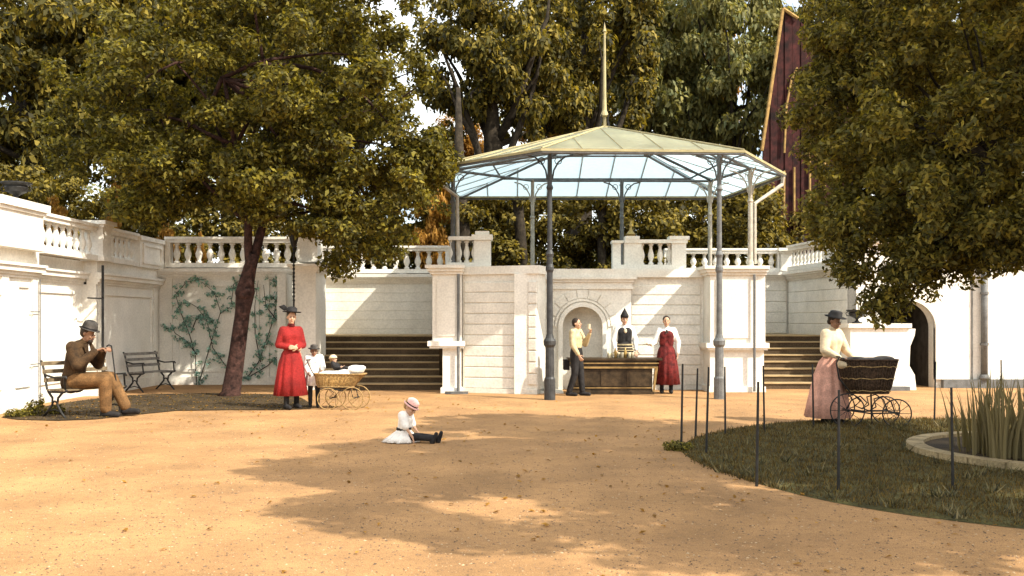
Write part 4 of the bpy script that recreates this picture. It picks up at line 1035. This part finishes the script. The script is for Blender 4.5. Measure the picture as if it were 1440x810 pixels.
# ------------------------------------------------------------------ lawn, stakes, basin, reeds
LC = (6.5,11.0); LR = 4.38
rng = random.Random(3)
lp = [(LC[0]+LR*(1+.012*math.sin(7*a)+.01*math.sin(3*a+1))*math.cos(a), LC[1]+LR*(1+.012*math.sin(7*a)+.01*math.sin(3*a+1))*math.sin(a)) for a in [2*PI*k/96 for k in range(96)]]
MB().add([(x,y,.02) for x,y in lp]+[(LC[0]+(x-LC[0])*1.02,LC[1]+(y-LC[1])*1.02,.003) for x,y in lp],
    [tuple(range(96))]+[(i+96,(i+1)%96+96,(i+1)%96,i) for i in range(96)]).build('lawn', M['lawn'], kind='structure')
BC = (6.55,11.35); BR = 1.66
def blades(name, n, rfun, h0, h1, wd, seed, mat, curve=.3):
    g = np.random.default_rng(seed); P = rfun(g,n); n = len(P)
    h = h0+(h1-h0)*g.random(n)**2; a = g.random(n)*2*PI; ln = g.normal(size=(n,2))*curve*h[:,None]
    dxy = np.stack([np.cos(a),np.sin(a)],1)*wd*(.6+.8*g.random(n))[:,None]
    v = np.zeros((n,3,3)); v[:,0,:2] = P-dxy; v[:,1,:2] = P+dxy; v[:,2,:2] = P+ln; v[:,:2,2] = .01; v[:,2,2] = h
    me = bpy.data.meshes.new(name); me.vertices.add(n*3); me.vertices.foreach_set('co', v.ravel())
    me.loops.add(n*3); me.loops.foreach_set('vertex_index', np.arange(n*3,dtype=np.int32))
    me.polygons.add(n); me.polygons.foreach_set('loop_start', np.arange(0,n*3,3,dtype=np.int32)); me.update(calc_edges=True)
    return link(name, me, mat)
def lawn_pts(g,n):
    r = LR*np.sqrt(g.random(n))*1.01+np.abs(g.normal(size=n))*.035; a = g.random(n)*2*PI; P = np.stack([LC[0]+r*np.cos(a),LC[1]+r*np.sin(a)],1)
    return P[np.hypot(P[:,0]-BC[0],P[:,1]-BC[1])>BR+.14]
tag(blades('grass',170000,lawn_pts,.02,.075,.006,1,M['grass']),'short olive grass covering the round lawn','grass',kind='stuff')
def clump_pts(g,n):
    c = lawn_pts(g,260); i = g.integers(0,len(c),n); return c[i]+g.normal(size=(n,2))*.035
tag(blades('weeds',7000,clump_pts,.04,.14,.010,2,M['reed'],.5),'taller pale grass tufts scattered over the lawn','grass tufts',kind='stuff')
bs_ = thing('fountain_basin','round stone-rimmed basin in the lawn with reeds growing in it','basin',(BC[0],BC[1],0))
NB = 26
for k in range(NB):
    a0 = 2*PI*k/NB+.006; a1 = 2*PI*(k+1)/NB-.006; vv = []
    for a in (a0,(a0+a1)/2,a1):
        for r in (BR-.11,BR+.09):
            for z in (.0,.09): vv.append((r*math.cos(a),r*math.sin(a),z))
    ff = [(0,2,3,1),(8,9,11,10)]
    for i in (0,4): ff += [(i,i+4,i+6,i+2),(i+1,i+3,i+7,i+5),(i,i+1,i+5,i+4),(i+2,i+6,i+7,i+3)]
    MB().add(vv,ff).build('kerb_stone', M['kerb'], bs_)
MB().add([(BR*.97*math.cos(2*PI*k/48),BR*.97*math.sin(2*PI*k/48),.05) for k in range(48)],[tuple(range(48))]).build('planting_soil', M['soil'], bs_)
# reeds: every large blade on its own, joined into a few clumps
def reed_clump(x,y,n,h,seed,label):
    g = random.Random(seed); t = thing('reed_clump',label,'reeds',(x,y,.04),group='reeds in the basin')
    for i in range(n):
        a = g.uniform(0,2*PI); r = abs(g.gauss(0,.16)); bx, by = r*math.cos(a), r*math.sin(a)
        lean = g.uniform(.01,.12)*(1+r*2); hh = h*g.uniform(.55,1.05); la = a+g.uniform(-.5,.5); wv = g.uniform(.012,.024); wa = g.uniform(0,PI)
        ww = Vector((math.cos(wa),math.sin(wa),0))*wv; vv = []
        for j in range(6):
            s_ = j/5; c = Vector((bx+math.cos(la)*lean*s_**2*hh*2, by+math.sin(la)*lean*s_**2*hh*2, hh*s_*(1-.12*lean*s_)))
            k = (1-s_**2.2)*.98+.02; q = Vector((-ww.y,ww.x,0))*.25
            vv += [c-ww*k, c+q*k, c+ww*k]
        ff = []
        for j in range(5):
            b = j*3; ff += [(b,b+1,b+4,b+3),(b+1,b+2,b+5,b+4)]
        o = MB().add(vv,ff).build('reed_blade', M['reed'], t, smooth=False)
rc = random.Random(5)
spots = [(5.45,11.15),(5.75,11.6),(5.75,10.75),(6.15,11.1),(6.2,10.6),(6.35,11.7),(6.65,10.9),(6.95,11.4),(6.6,10.15),(5.5,10.75)]
wh = ['at the left rim of the basin','left of centre behind the rim clump','near the front rim, second from left','in the middle left of the basin','close to the near rim','at the far side of the basin','in the basin centre','right of the basin centre','against the near rim, right','at the front left rim of the basin']
for k,(x,y) in enumerate(spots): reed_clump(x,y,40,.95,20+k,'tall pointed reeds standing '+wh[k])
# stakes round the lawn
def stake_mesh(h):
    return MB().tube([(0,0,0),(0,0,h)],[.015,.012],6)
SM = stake_mesh(.95).mesh('stake'); SM.materials.append(M['iron'])
stk = [(958,634,'leftmost stake at the tip of the lawn, before the dark shrub',1.12),(978,617,'thin iron stake just right of the leftmost one',1),(993,640,'second near iron stake on the left of the lawn',1.1),(1020,612,'far iron stake left of the right front column',1),
 (1064,684,'near iron stake rising before the right corner pier',1.06),(1075,608,'far iron stake just right of a near one, by the stairs',1),(1144,603,'far iron stake left of the woman in pink',1.0),(1179,692,'near iron stake in front of the pink skirt',1.0),
 (1226,598,'far iron stake under the dark pram',.9),(1314,594,'far iron stake right of the arched doorway',1),(1340,690,'near iron stake in front of the reeds',1.02),(1409,592,'far iron stake behind the reeds',1.02)]
for px,py,lb,s_ in stk:
    Z = 2160/(py-450); X = (px-720)*Z/1350
    o = put('iron_stake', SM, None, (X,Z,0), 0, (1,1,s_)); tag(o, lb, 'stake', 'iron stakes round the lawn')
    o.rotation_euler = (R(rc.uniform(-1.5,1.5)),R(rc.uniform(-1.8,1.8)),0)
# low wires between the stakes are not visible; dark shrub at the tip
leafy('shrub','tiny dark shrub at the left tip of the lawn','shrub',(1.98,11.8,0),[(0,0,.05,.14,.12,.08),(.12,-.1,.05,.12,.1,.07),(.1,.15,.04,.1,.1,.07)],900,.022,M['nearleaf'],3)
leafy('shrub','low straggly plant at the foot of the left wall behind the bench','shrub',(-7.95,16.0,0),[(0,0,.12,.18,.15,.16),(.2,.3,.08,.15,.2,.1),(-.2,-.2,.07,.2,.2,.08),(.15,-.1,.25,.05,.05,.15)],900,.035,M['mane'],4)
# gravel
def pebbles(n, seed, x0,x1,y0,y1, s0, s1):
    g = np.random.default_rng(seed)
    y = y0+(y1-y0)*g.random(n)**1.6; x = (g.random(n)-.5)*2*(y*.56+.4); s = s0+(s1-s0)*g.random(n)**3
    base = np.array([(1,0,0),(0,1,0),(-1,0,0),(0,-1,0),(.1,.1,.7)])
    rot = g.random(n)*2*PI; v = np.zeros((n,5,3)); c,sn = np.cos(rot),np.sin(rot)
    jit = 1+.3*g.normal(size=(n,5))
    for i in range(5):
        bx,by,bz = base[i]
        v[:,i,0] = x+s*jit[:,i]*(bx*c-by*sn); v[:,i,1] = y+s*jit[:,i]*(bx*sn+by*c); v[:,i,2] = s*bz+.001
    f = np.array([(0,1,4),(1,2,4),(2,3,4),(3,0,4)]); idx = (np.arange(n)[:,None,None]*5+f[None]).reshape(-1)
    me = bpy.data.meshes.new('gravel'); me.vertices.add(n*5); me.vertices.foreach_set('co',v.ravel())
    me.loops.add(len(idx)); me.loops.foreach_set('vertex_index',idx.astype(np.int32))
    me.polygons.add(len(idx)//3); me.polygons.foreach_set('loop_start',np.arange(0,len(idx),3,dtype=np.int32)); me.update(calc_edges=True)
    return link('gravel', me, M['gravel'])
tag(pebbles(60000,1,0,0,4.3,20,.003,.012),'loose small stones scattered over the sandy ground','gravel',kind='stuff')

# ------------------------------------------------------------------ left leaning tree
K = 20.2/1350
def PX(px,py,y=20.2): return ((px-720)*y/1350, y, 1.6+(450-py)*y/1350)
lt = thing('tree','leaning reddish tree with forked trunk and broad olive crown before the vine wall','tree',(-5.93,20.2,0))
tb = MB()
tr = [PX(323,562),PX(325,552),PX(333,500),PX(341,440),PX(345,410),PX(347,396),PX(352,375),PX(358,358)]
tb.tube(tr,[.30,.20,.17,.155,.20,.16,.135,.11],14)
fk1 = [PX(352,385),PX(349,350),PX(349,315,20.1),PX(345,285,20.0),PX(330,200,19.8),PX(315,110,19.6)]
fk2 = [PX(352,378),PX(362,345,20.3),PX(371,310,20.4),PX(378,280,20.5),PX(395,200,20.7),PX(400,90,20.9)]
tb.tube(fk1,[.10,.09,.085,.075,.06,.035],10); tb.tube(fk2,[.115,.10,.09,.08,.065,.035],10)
tb.ell(PX(343,412,20.12),(.19,.17,.17),10,8)
lobes = [(*PX(370,90),3.2,3.0,2.6),(*PX(490,190,20.0),2.1,2.3,1.7),(*PX(545,262,20.2),1.35,1.5,1.0),(*PX(230,150,20.2),2.3,2.4,2.2),(*PX(410,-40),2.9,2.8,2.0),
         (*PX(490,330,20.0),1.15,1.2,.75),(*PX(575,235,20.3),.95,1.1,.7),(*PX(400,250,19.6),1.6,1.4,.8),(*PX(280,245,20),1.5,1.5,.75),(*PX(160,190,20.4),1.4,1.5,1.4),(*PX(200,285,20.2),.8,.9,.5),(*PX(550,350,20.2),.55,.7,.4),(*PX(440,300,19.8),.8,.9,.5),(*PX(600,100,20.6),.35,.5,.22),(*PX(560,70,20.6),.6,.7,.5)]
rg = random.Random(9)
for i in range(34):
    l = lobes[i%len(lobes)]; a = rg.choice(fk1[2:]+fk2[2:])
    b = (l[0]+rg.uniform(-.6,.6)*l[3], l[1]+rg.uniform(-.6,.6)*l[4], l[2]+rg.uniform(-.5,.6)*l[5])
    tb.tube(limb_path(a,b,rg),[.05,.045,.038,.03,.022,.015,.008],6)
tb.build('trunk', M['bark'], lt, smooth=True, w=True)
cl = lobes_to_clumps(lobes,620,.33,11,.7)
cl = [(c[0]+5.93,c[1]-20.2,c[2],*c[3:]) for c in cl]
link('crown', leaf_mesh('crown',cl,125000,.062,1,up=.6,aspect=.48,spread=.65,mat=M['mane']), None, lt)

# ------------------------------------------------------------------ near right tree
rt = thing('tree','large dark olive tree overhanging the right side, its trunk out of frame','tree',(8.6,9.6,0))
tb = MB(); tb.tube([(8.6,9.6,0),(8.55,9.6,1.5),(8.45,9.6,3.0),(8.3,9.5,4.6),(7.9,9.3,6.5),(7.6,9.2,9)],[.42,.32,.29,.24,.16,.06],14)
def PR(px,py,y): return ((px-720)*y/1350, y, 1.6+(450-py)*y/1350)
lobes = [(*PR(1330,150,11.5),1.75,1.8,1.5),(*PR(1250,280,11.5),1.0,1.2,.75),(*PR(1340,300,10.8),1.15,1.2,.72),(*PR(1440,240,10.5),1.3,1.4,1.1),
         (*PR(1200,268,11.8),.5,.6,.33),(*PR(1192,318,11.7),.38,.5,.25),(*PR(1230,365,11.2),.42,.5,.3),(*PR(1250,425,11.0),.24,.3,.20),(*PR(1275,405,11.0),.36,.4,.26),(*PR(1300,375,10.9),.5,.5,.3),
         (*PR(1400,330,10.5),.7,.8,.38),(*PR(1200,165,11.8),.75,.9,.55),(*PR(1165,115,12),.42,.5,.32),(*PR(1210,40,12),.8,1.0,.55),(*PR(1320,10,11.5),1.5,1.6,1.2),(*PR(1250,455,11.0),.14,.2,.10),(*PR(1195,375,11.4),.2,.25,.1),
         (7.6,8.8,6.6,3.2,2.3,1.9),(6.2,6.7,7.2,2.4,1.7,1.4),(9.5,8.6,5.6,2.8,2.8,2.2),(8.2,7.0,6.0,2.3,1.9,1.6),(9.6,5.3,6.5,2.7,1.8,1.6),(6.2,4.5,6.9,2.5,1.5,1.2),(7.7,3.3,6.8,2.2,1.2,1.1),(5.3,6.0,7.0,1.7,1.2,1.0),(9.6,3.2,6.6,2.0,1.2,1.1)]
rg = random.Random(19)
for i in range(46):
    l = lobes[i%len(lobes)]; a = Vector((8.5,9.6,3.6)).lerp(Vector((7.8,9.3,7.5)),rg.random()) if i%len(lobes) >= 17 or i%len(lobes) in (0,3) else Vector(PR(1400,230,10.6))
    b = (l[0]+rg.uniform(-.4,.4)*l[3], l[1]+rg.uniform(-.4,.4)*l[4], l[2]+rg.uniform(-.3,.4)*l[5])
    tb.tube(limb_path(a,b,rg,.08),[.075,.062,.05,.038,.028,.018,.008] if i%len(lobes) >= 17 or i%len(lobes) in (0,3) else [.03,.026,.022,.017,.012,.009,.005],6)
tb.build('trunk', M['darkbark'], rt, smooth=True, w=True)
off = lambda cl: [(c[0]-8.6,c[1]-9.6,c[2],*c[3:]) for c in cl]
link('crown', leaf_mesh('crown',off(lobes_to_clumps(lobes[:17],900,.17,13,.9)),125000,.040,2,up=.45,aspect=.42,spread=.8,mat=M['nearleaf']), None, rt)
link('crown', leaf_mesh('crown',off(lobes_to_clumps(lobes[17:],420,.42,14)),95000,.085,3,up=.9,aspect=.5,mat=M['nearleaf']), None, rt)

# ------------------------------------------------------------------ climbing vine
vn = thing('climbing_vine','sparse blue-green climbing vine spread over the white wall behind the leaning tree','vine',(-7.0,23.7,0))
rg = random.Random(31); st = MB(); vcl = []
def VX(px,py): y = 23.66; return Vector(((px-720)*y/1350, y, 1.6+(450-py)*y/1350))
paths = [[(278,540),(275,500),(268,470),(255,440),(248,415),(262,395),(290,392)],[(278,540),(290,505),(300,470),(310,440),(300,410),(285,396)],
         [(330,535),(315,510),(300,490),(290,450),(275,430),(258,420)],[(278,500),(262,480),(247,470),(240,455)],[(268,470),(275,450),(290,440),(300,455)],
         [(345,535),(365,510),(375,480),(385,450),(388,420),(392,400),(380,392)],[(350,530),(375,515),(392,500),(398,480)],[(365,510),(360,470),(358,430),(362,395)],[(310,440),(325,430),(330,400),(340,392)],[(388,450),(375,430),(372,400)]]
for pth in paths:
    pts = [VX(*p)+Vector((rg.uniform(-.03,.03),0,rg.uniform(-.03,.03))) for p in pth]
    st.tube(pts,[.014-.009*i/(len(pts)-1) for i in range(len(pts))],5)
    for i in range(len(pts)-1):
        for k in range(10):
            q = pts[i].lerp(pts[i+1],rg.random())+Vector((rg.gauss(0,.09),-.03,rg.gauss(0,.09)))
            if rg.random() < .75: vcl.append((q.x+7.0,q.y-23.7,q.z,.075,.03,.065))
st.build('stem', M['darkbark'], vn, w=True)
link('foliage', leaf_mesh('foliage',vcl,3000,.038,5,up=.1,aspect=.5,mat=M['vine']), None, vn)

# ------------------------------------------------------------------ background wood
def unit_crown(name, seed, n, size, mat, per=150, cr=.15):
    g = random.Random(seed); lb = [(0,0,0,.75,.75,.7)]
    for k in range(7):
        a = 2*PI*k/7+g.uniform(-.3,.3); lb.append((.5*math.cos(a),.5*math.sin(a),g.uniform(-.45,.4),.42,.42,.34))
    lb.append((0,0,.55,.45,.45,.4))
    return leaf_mesh(name, lobes_to_clumps(lb,per,cr,seed), n, size, seed, up=.7, aspect=.5, mat=mat)
CM = {}
def crown_for(mat, v):
    k = (mat, v)
    if k not in CM: CM[k] = unit_crown('crown', 40+v*7+len(mat), 26000, .030, M[mat])
    return CM[k]
def tree(name, label, x, y, zc, r, rz_, mat, v=0, bark='darkbark', tr=.3, seed=0, lean=0, z0=2.7, group='trees beyond the terrace', cat='tree'):
    t = thing(name, label, cat, (x,y,z0), group=group); g = random.Random(seed+int(x*10))
    tb = MB(); top = zc-z0
    path = [(lean*(top*s_)**1.0*.1+g.uniform(-.06,.06)*(s_>0),g.uniform(-.06,.06),top*s_) for s_ in (0,.15,.35,.6,.85,1.1)]
    tb.tube(path,[tr*1.35,tr,tr*.9,tr*.75,tr*.5,tr*.25],10)
    for k in range(11):
        a = Vector(path[g.choice((2,3,4))]); q = g.uniform(0,2*PI)
        b = Vector((path[4][0]+r*.7*math.cos(q), r*.7*math.sin(q), top+rz_*g.uniform(-.6,.6)))
        tb.tube(limb_path(a,b,g),[tr*.35,tr*.3,tr*.25,tr*.2,tr*.14,tr*.09,.02],6)
    tb.build('trunk', M[bark], t, smooth=True)
    o = put('crown', crown_for(mat, v), t, (path[4][0],0,top), g.uniform(0,6.28), (r,r,rz_)); return t
def BX(px,y): return (px-720)*y/1350
def HZ(py,y): return 1.6+(450-py)*y/1350
T = [
 (40,30,110,165,250,'back',0,'tall dark tree at the far left above the urn',.30),
 (180,34,90,165,250,'back',1,'dark woodland tree second from left behind the parapet',.28),
 (320,38,60,170,260,'back',2,'woodland tree directly behind the leaning tree crown',.3),
 (455,36,130,110,200,'back',0,'woodland tree showing right of the leaning tree crown',.28),
 (700,31.5,80,118,190,'back',1,'tall tree with thick dark trunk left of the pavilion spire',.42),
 (820,35,60,125,200,'back',2,'dark tree directly behind the pavilion spire',.4),
 (930,40,90,120,230,'greyback',0,'pale green tree right of the spire, top centre',.35),
 (1030,38,110,105,230,'greyback',1,'grey-green tree left of the dark red tree',.3),
 (1200,36,80,120,240,'back',1,'dark tree behind the right overhanging branches',.3),
 (1330,33,100,160,240,'back',2,'tall tree behind the right wall near picture edge',.3),
 (1450,31,120,170,240,'back',0,'rightmost tree beyond the white wall',.3),
 (640,43,215,62,70,'gold',0,'golden tree added for light glowing left of the pavilion roof, behind the dark trunk',.2),  # golden crowns added to stand for peach light between the trees
 (800,44,175,75,90,'gold',1,'golden tree added for light glimpsed behind the pavilion spire base',.2),
 (985,45,110,70,120,'gold',2,'golden tree added for light far behind, right of the spire',.2),
]
for i,(px,y,py,rp,rzp,mat,v,lb,trr) in enumerate(T):
    tree('woodland_tree',lb,BX(px,y),y,HZ(py,y),rp*y/1350*1.05,rzp*y/1350,mat,v,seed=i,tr=trr,lean=(-.4 if px==700 else 0))
# steep dark red timber gable with pale battens, half hidden by the trees
tg = thing('timber_gable','tall steep dark red timber gable with pale upright battens right of the pavilion roof','building',(BX(1125,31),31,2.7))
GT = [(1073,214),(1103,12),(1122,26),(1152,62),(1188,125)]
def g_top(px):
    for (a,ya),(b,yb) in zip(GT,GT[1:]):
        if a <= px <= b: return ya+(yb-ya)*(px-a)/(b-a)
gx = [1073,1083,1093,1103,1114,1126,1138,1150,1163,1176,1188]
for i in range(len(gx)-1):
    a, b = gx[i], gx[i+1]; lo = 232 if b <= 1093 else 352; dy_ = .03*(i%2)
    xa, xb_ = BX(a,31)+.008, BX(b,31)-.008; ta, tb_ = HZ(g_top(a),31), HZ(g_top(b),31); zl = HZ(lo,31)-.25
    if lo == 232: zl = HZ(268,31)
    MB().add([(xa,31-dy_,zl),(xb_,31-dy_,zl),(xb_,31-dy_,tb_),(xa,31-dy_,ta),(xa,31.12,zl),(xb_,31.12,zl),(xb_,31.12,tb_),(xa,31.12,ta)],
        [(0,1,2,3),(7,6,5,4),(0,4,5,1),(1,5,6,2),(2,6,7,3),(3,7,4,0)]).build('board', M['redboard'], tg, w=True)
MB().add([(BX(x,31),31.13,HZ(y,31)) for x,y in [(1093,352),(1188,352),(1188,125),(1152,62),(1122,26),(1103,12),(1093,81)]]+[(BX(x,34.5)+.3,34.5,HZ(y,31)-.2) for x,y in [(1093,352),(1188,352),(1188,125),(1152,62),(1122,26),(1103,12),(1093,81)]],
    [tuple(range(7)),tuple(range(13,6,-1))]+[(i,i+7,(i+1)%7+7,(i+1)%7) for i in range(7)]).build('gable_body', M['redboard'], tg, w=True)
for (a,ya,b,yb) in ((1073,212,1103,12),(1103,12,1124,26)):
    MB().tube([(BX(a,30.9)-.04,30.9,HZ(ya,30.9)),(BX(b,30.9)-.04,30.9,HZ(yb,30.9))],.055,6).build('verge_board', M['palebark'], tg, w=True)
for pts in ([(1102,350),(1103,240)],[(1103,215),(1106,150),(1113,112),(1121,95)],[(1117,330),(1117,235)],[(1139,300),(1139,170)],[(1160,270),(1160,130)],[(1094,350),(1093,262)]):
    MB().tube([(BX(x,30.9),30.9,HZ(y,30.9)) for x,y in pts],.035,6).build('batten', M['palebark'], tg, w=True)
# hedge shrubs behind the terrace (a row of individuals)
hm = leaf_mesh('foliage', lobes_to_clumps([(0,0,.55,.6,.5,.5),(0,0,.2,.6,.5,.3),(.3,0,.7,.35,.35,.35),(-.3,.1,.65,.35,.35,.35)],110,.13,5), 15000,.026,5,up=.6,aspect=.5,mat=M['hedge'])
hx = [(-15.2,25.5,3.6),(-12.8,26.5,4.0),(-10.2,27.2,3.8),(-7.6,28.4,3.8),(-5.2,29.0,3.6),(-2.9,29.2,3.9),(-.6,29.0,4.2),(1.7,29.3,4.0),(4.0,29.2,4.3),(6.3,29.6,4.2),(7.6,30.6,3.9),(12.3,28.8,4.0),(13.7,28,4.0),(-17.8,23,3.8),(16,27,4)]
hl = ['left of the golden bushes','behind the first golden bush','behind the corner of the left wall','behind the vine wall balustrade','behind the leaning trunk fork','left of the pavilion roof edge','under the left half of the roof','behind the niche under the roof','behind the stepped parapet','behind the right balustrade','behind the dark red tree foot','behind the right pedestal','behind the tall right wall','at the far left edge behind the urn','at the far right behind the wall']
for k,(x,y,s_) in enumerate(hx):
    t = thing('hedge_shrub','dense olive-gold hedge shrub '+hl[k],'shrub',(x,y,2.68),group='hedge shrubs on the terrace')
    put('foliage', hm, t, (0,0,0), k*1.3, (s_*.78,s_*.7,s_*.80))
# golden shrubs
gm = leaf_mesh('foliage', lobes_to_clumps([(0,0,.5,.5,.5,.45),(.2,0,.2,.5,.4,.25)],60,.14,8), 6000,.035,8,up=.6,aspect=.5,mat=M['gold'])
for px,y,w_,h_,lb in ((75,21,.9,1.6,'golden autumn shrub right of the iron urn'),(232,25.6,.75,1.55,'small golden shrub over the left balustrade corner'),(282,25.6,.35,1.25,'narrow golden shrub near the leaning trunk'),(620,28.0,1.3,4.4,'tall golden shrub beside the left roof edge'),(158,24,.45,2.9,'tiny golden shrub high behind the left wall')):
    t = thing('golden_shrub',lb,'shrub',(BX(px,y),y,2.68),group='golden shrubs')
    put('foliage', gm, t, (0,0,0), px, (w_,w_,h_))
# extra trunks seen under the roof
for px,y,tr_,tp,lb in ((735,27.8,.16,3.6,'slanting dark trunk seen under the left of the roof'),(848,28,.12,3.4,'slim dark trunk seen under the roof centre'),(655,27.6,.2,5.6,'dark trunk at the left roof edge')):
    t = thing('bare_trunk',lb,'tree trunk',(BX(px,y),y,2.68),group='trunks behind the terrace')
    MB().tube([(0,0,0),(-.05,0,1.2),(-.18 if px<800 else 0,0,2.8),(-.22 if px<800 else .1,0,tp)],[tr_*1.2,tr_,tr_*.9,tr_*.3],10).build('trunk', M['darkbark'], t, smooth=True)
# far wood
fl = []
for k in range(46):
    x = -45+2*k; y = 58+(k*7)%9
    px = 720+1350*x/y
    hgt = 14 if not 470 < px < 700 else 8.0
    for z in np.arange(4,hgt+ (8 if hgt==14 else 0),2.6): fl.append((x,y,float(z),2.4,2.0,1.7))
link('far_wood', leaf_mesh('far_wood',lobes_to_clumps(fl,1500,.9,6),90000,.20,6,up=.6,mat=M['greyback']),None)
tag(bpy.data.objects['far_wood'],'distant wood closing the view behind the park trees','wood',kind='stuff')
# dark soil sheet in place of the leaning tree's shade, thin grass on top
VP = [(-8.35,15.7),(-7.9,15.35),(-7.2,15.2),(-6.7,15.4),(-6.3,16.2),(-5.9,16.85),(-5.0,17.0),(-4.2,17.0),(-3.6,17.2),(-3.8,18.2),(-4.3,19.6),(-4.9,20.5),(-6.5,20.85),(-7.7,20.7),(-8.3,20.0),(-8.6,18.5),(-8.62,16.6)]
MB().add([(x,y,.012) for x,y in VP],[tuple(range(len(VP)))]).build('shade_verge', M['soil'], kind='structure')
def shade_verge_pts(g,n):
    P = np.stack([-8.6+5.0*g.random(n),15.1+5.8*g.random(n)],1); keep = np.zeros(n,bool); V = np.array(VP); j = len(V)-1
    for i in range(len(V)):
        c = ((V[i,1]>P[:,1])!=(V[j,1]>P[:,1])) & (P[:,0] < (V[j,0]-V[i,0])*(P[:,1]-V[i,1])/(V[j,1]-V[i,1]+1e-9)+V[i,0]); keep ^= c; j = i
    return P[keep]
tag(blades('shade_verge_grass',7000,shade_verge_pts,.01,.045,.012,12,M['grass'],.6),'thin dark grass and leaf litter on the shade-dark verge under the leaning tree','grass',kind='stuff')
def litter(name,n,seed,f,mat,size=.035):
    g = np.random.default_rng(seed); P = f(g,n); cl = [(float(x),float(y),.018,.01,.01,.006) for x,y in P]
    return link(name, leaf_mesh(name,cl,n,size,seed,up=3,aspect=.5,mat=mat,spread=.3), None)
def lit_pts(g,n):
    a = np.stack([g.normal(2.5,3.6,n),g.normal(11,3.5,n)],1); b = np.stack([g.normal(-6,2.5,n),g.normal(18.5,2.2,n)],1)
    m = g.random(n) < .6; return np.where(m[:,None],a,b)[(np.where(m,a[:,1],b[:,1]) > 4) & (np.where(m,a[:,0],b[:,0]) > -8.5) & (np.where(m,a[:,1],b[:,1]) < 21)]
tag(litter('fallen_leaves',1500,4,lit_pts,M['gold'],.030),'fallen yellow-brown leaves scattered over sand and lawn','fallen leaves',kind='stuff')
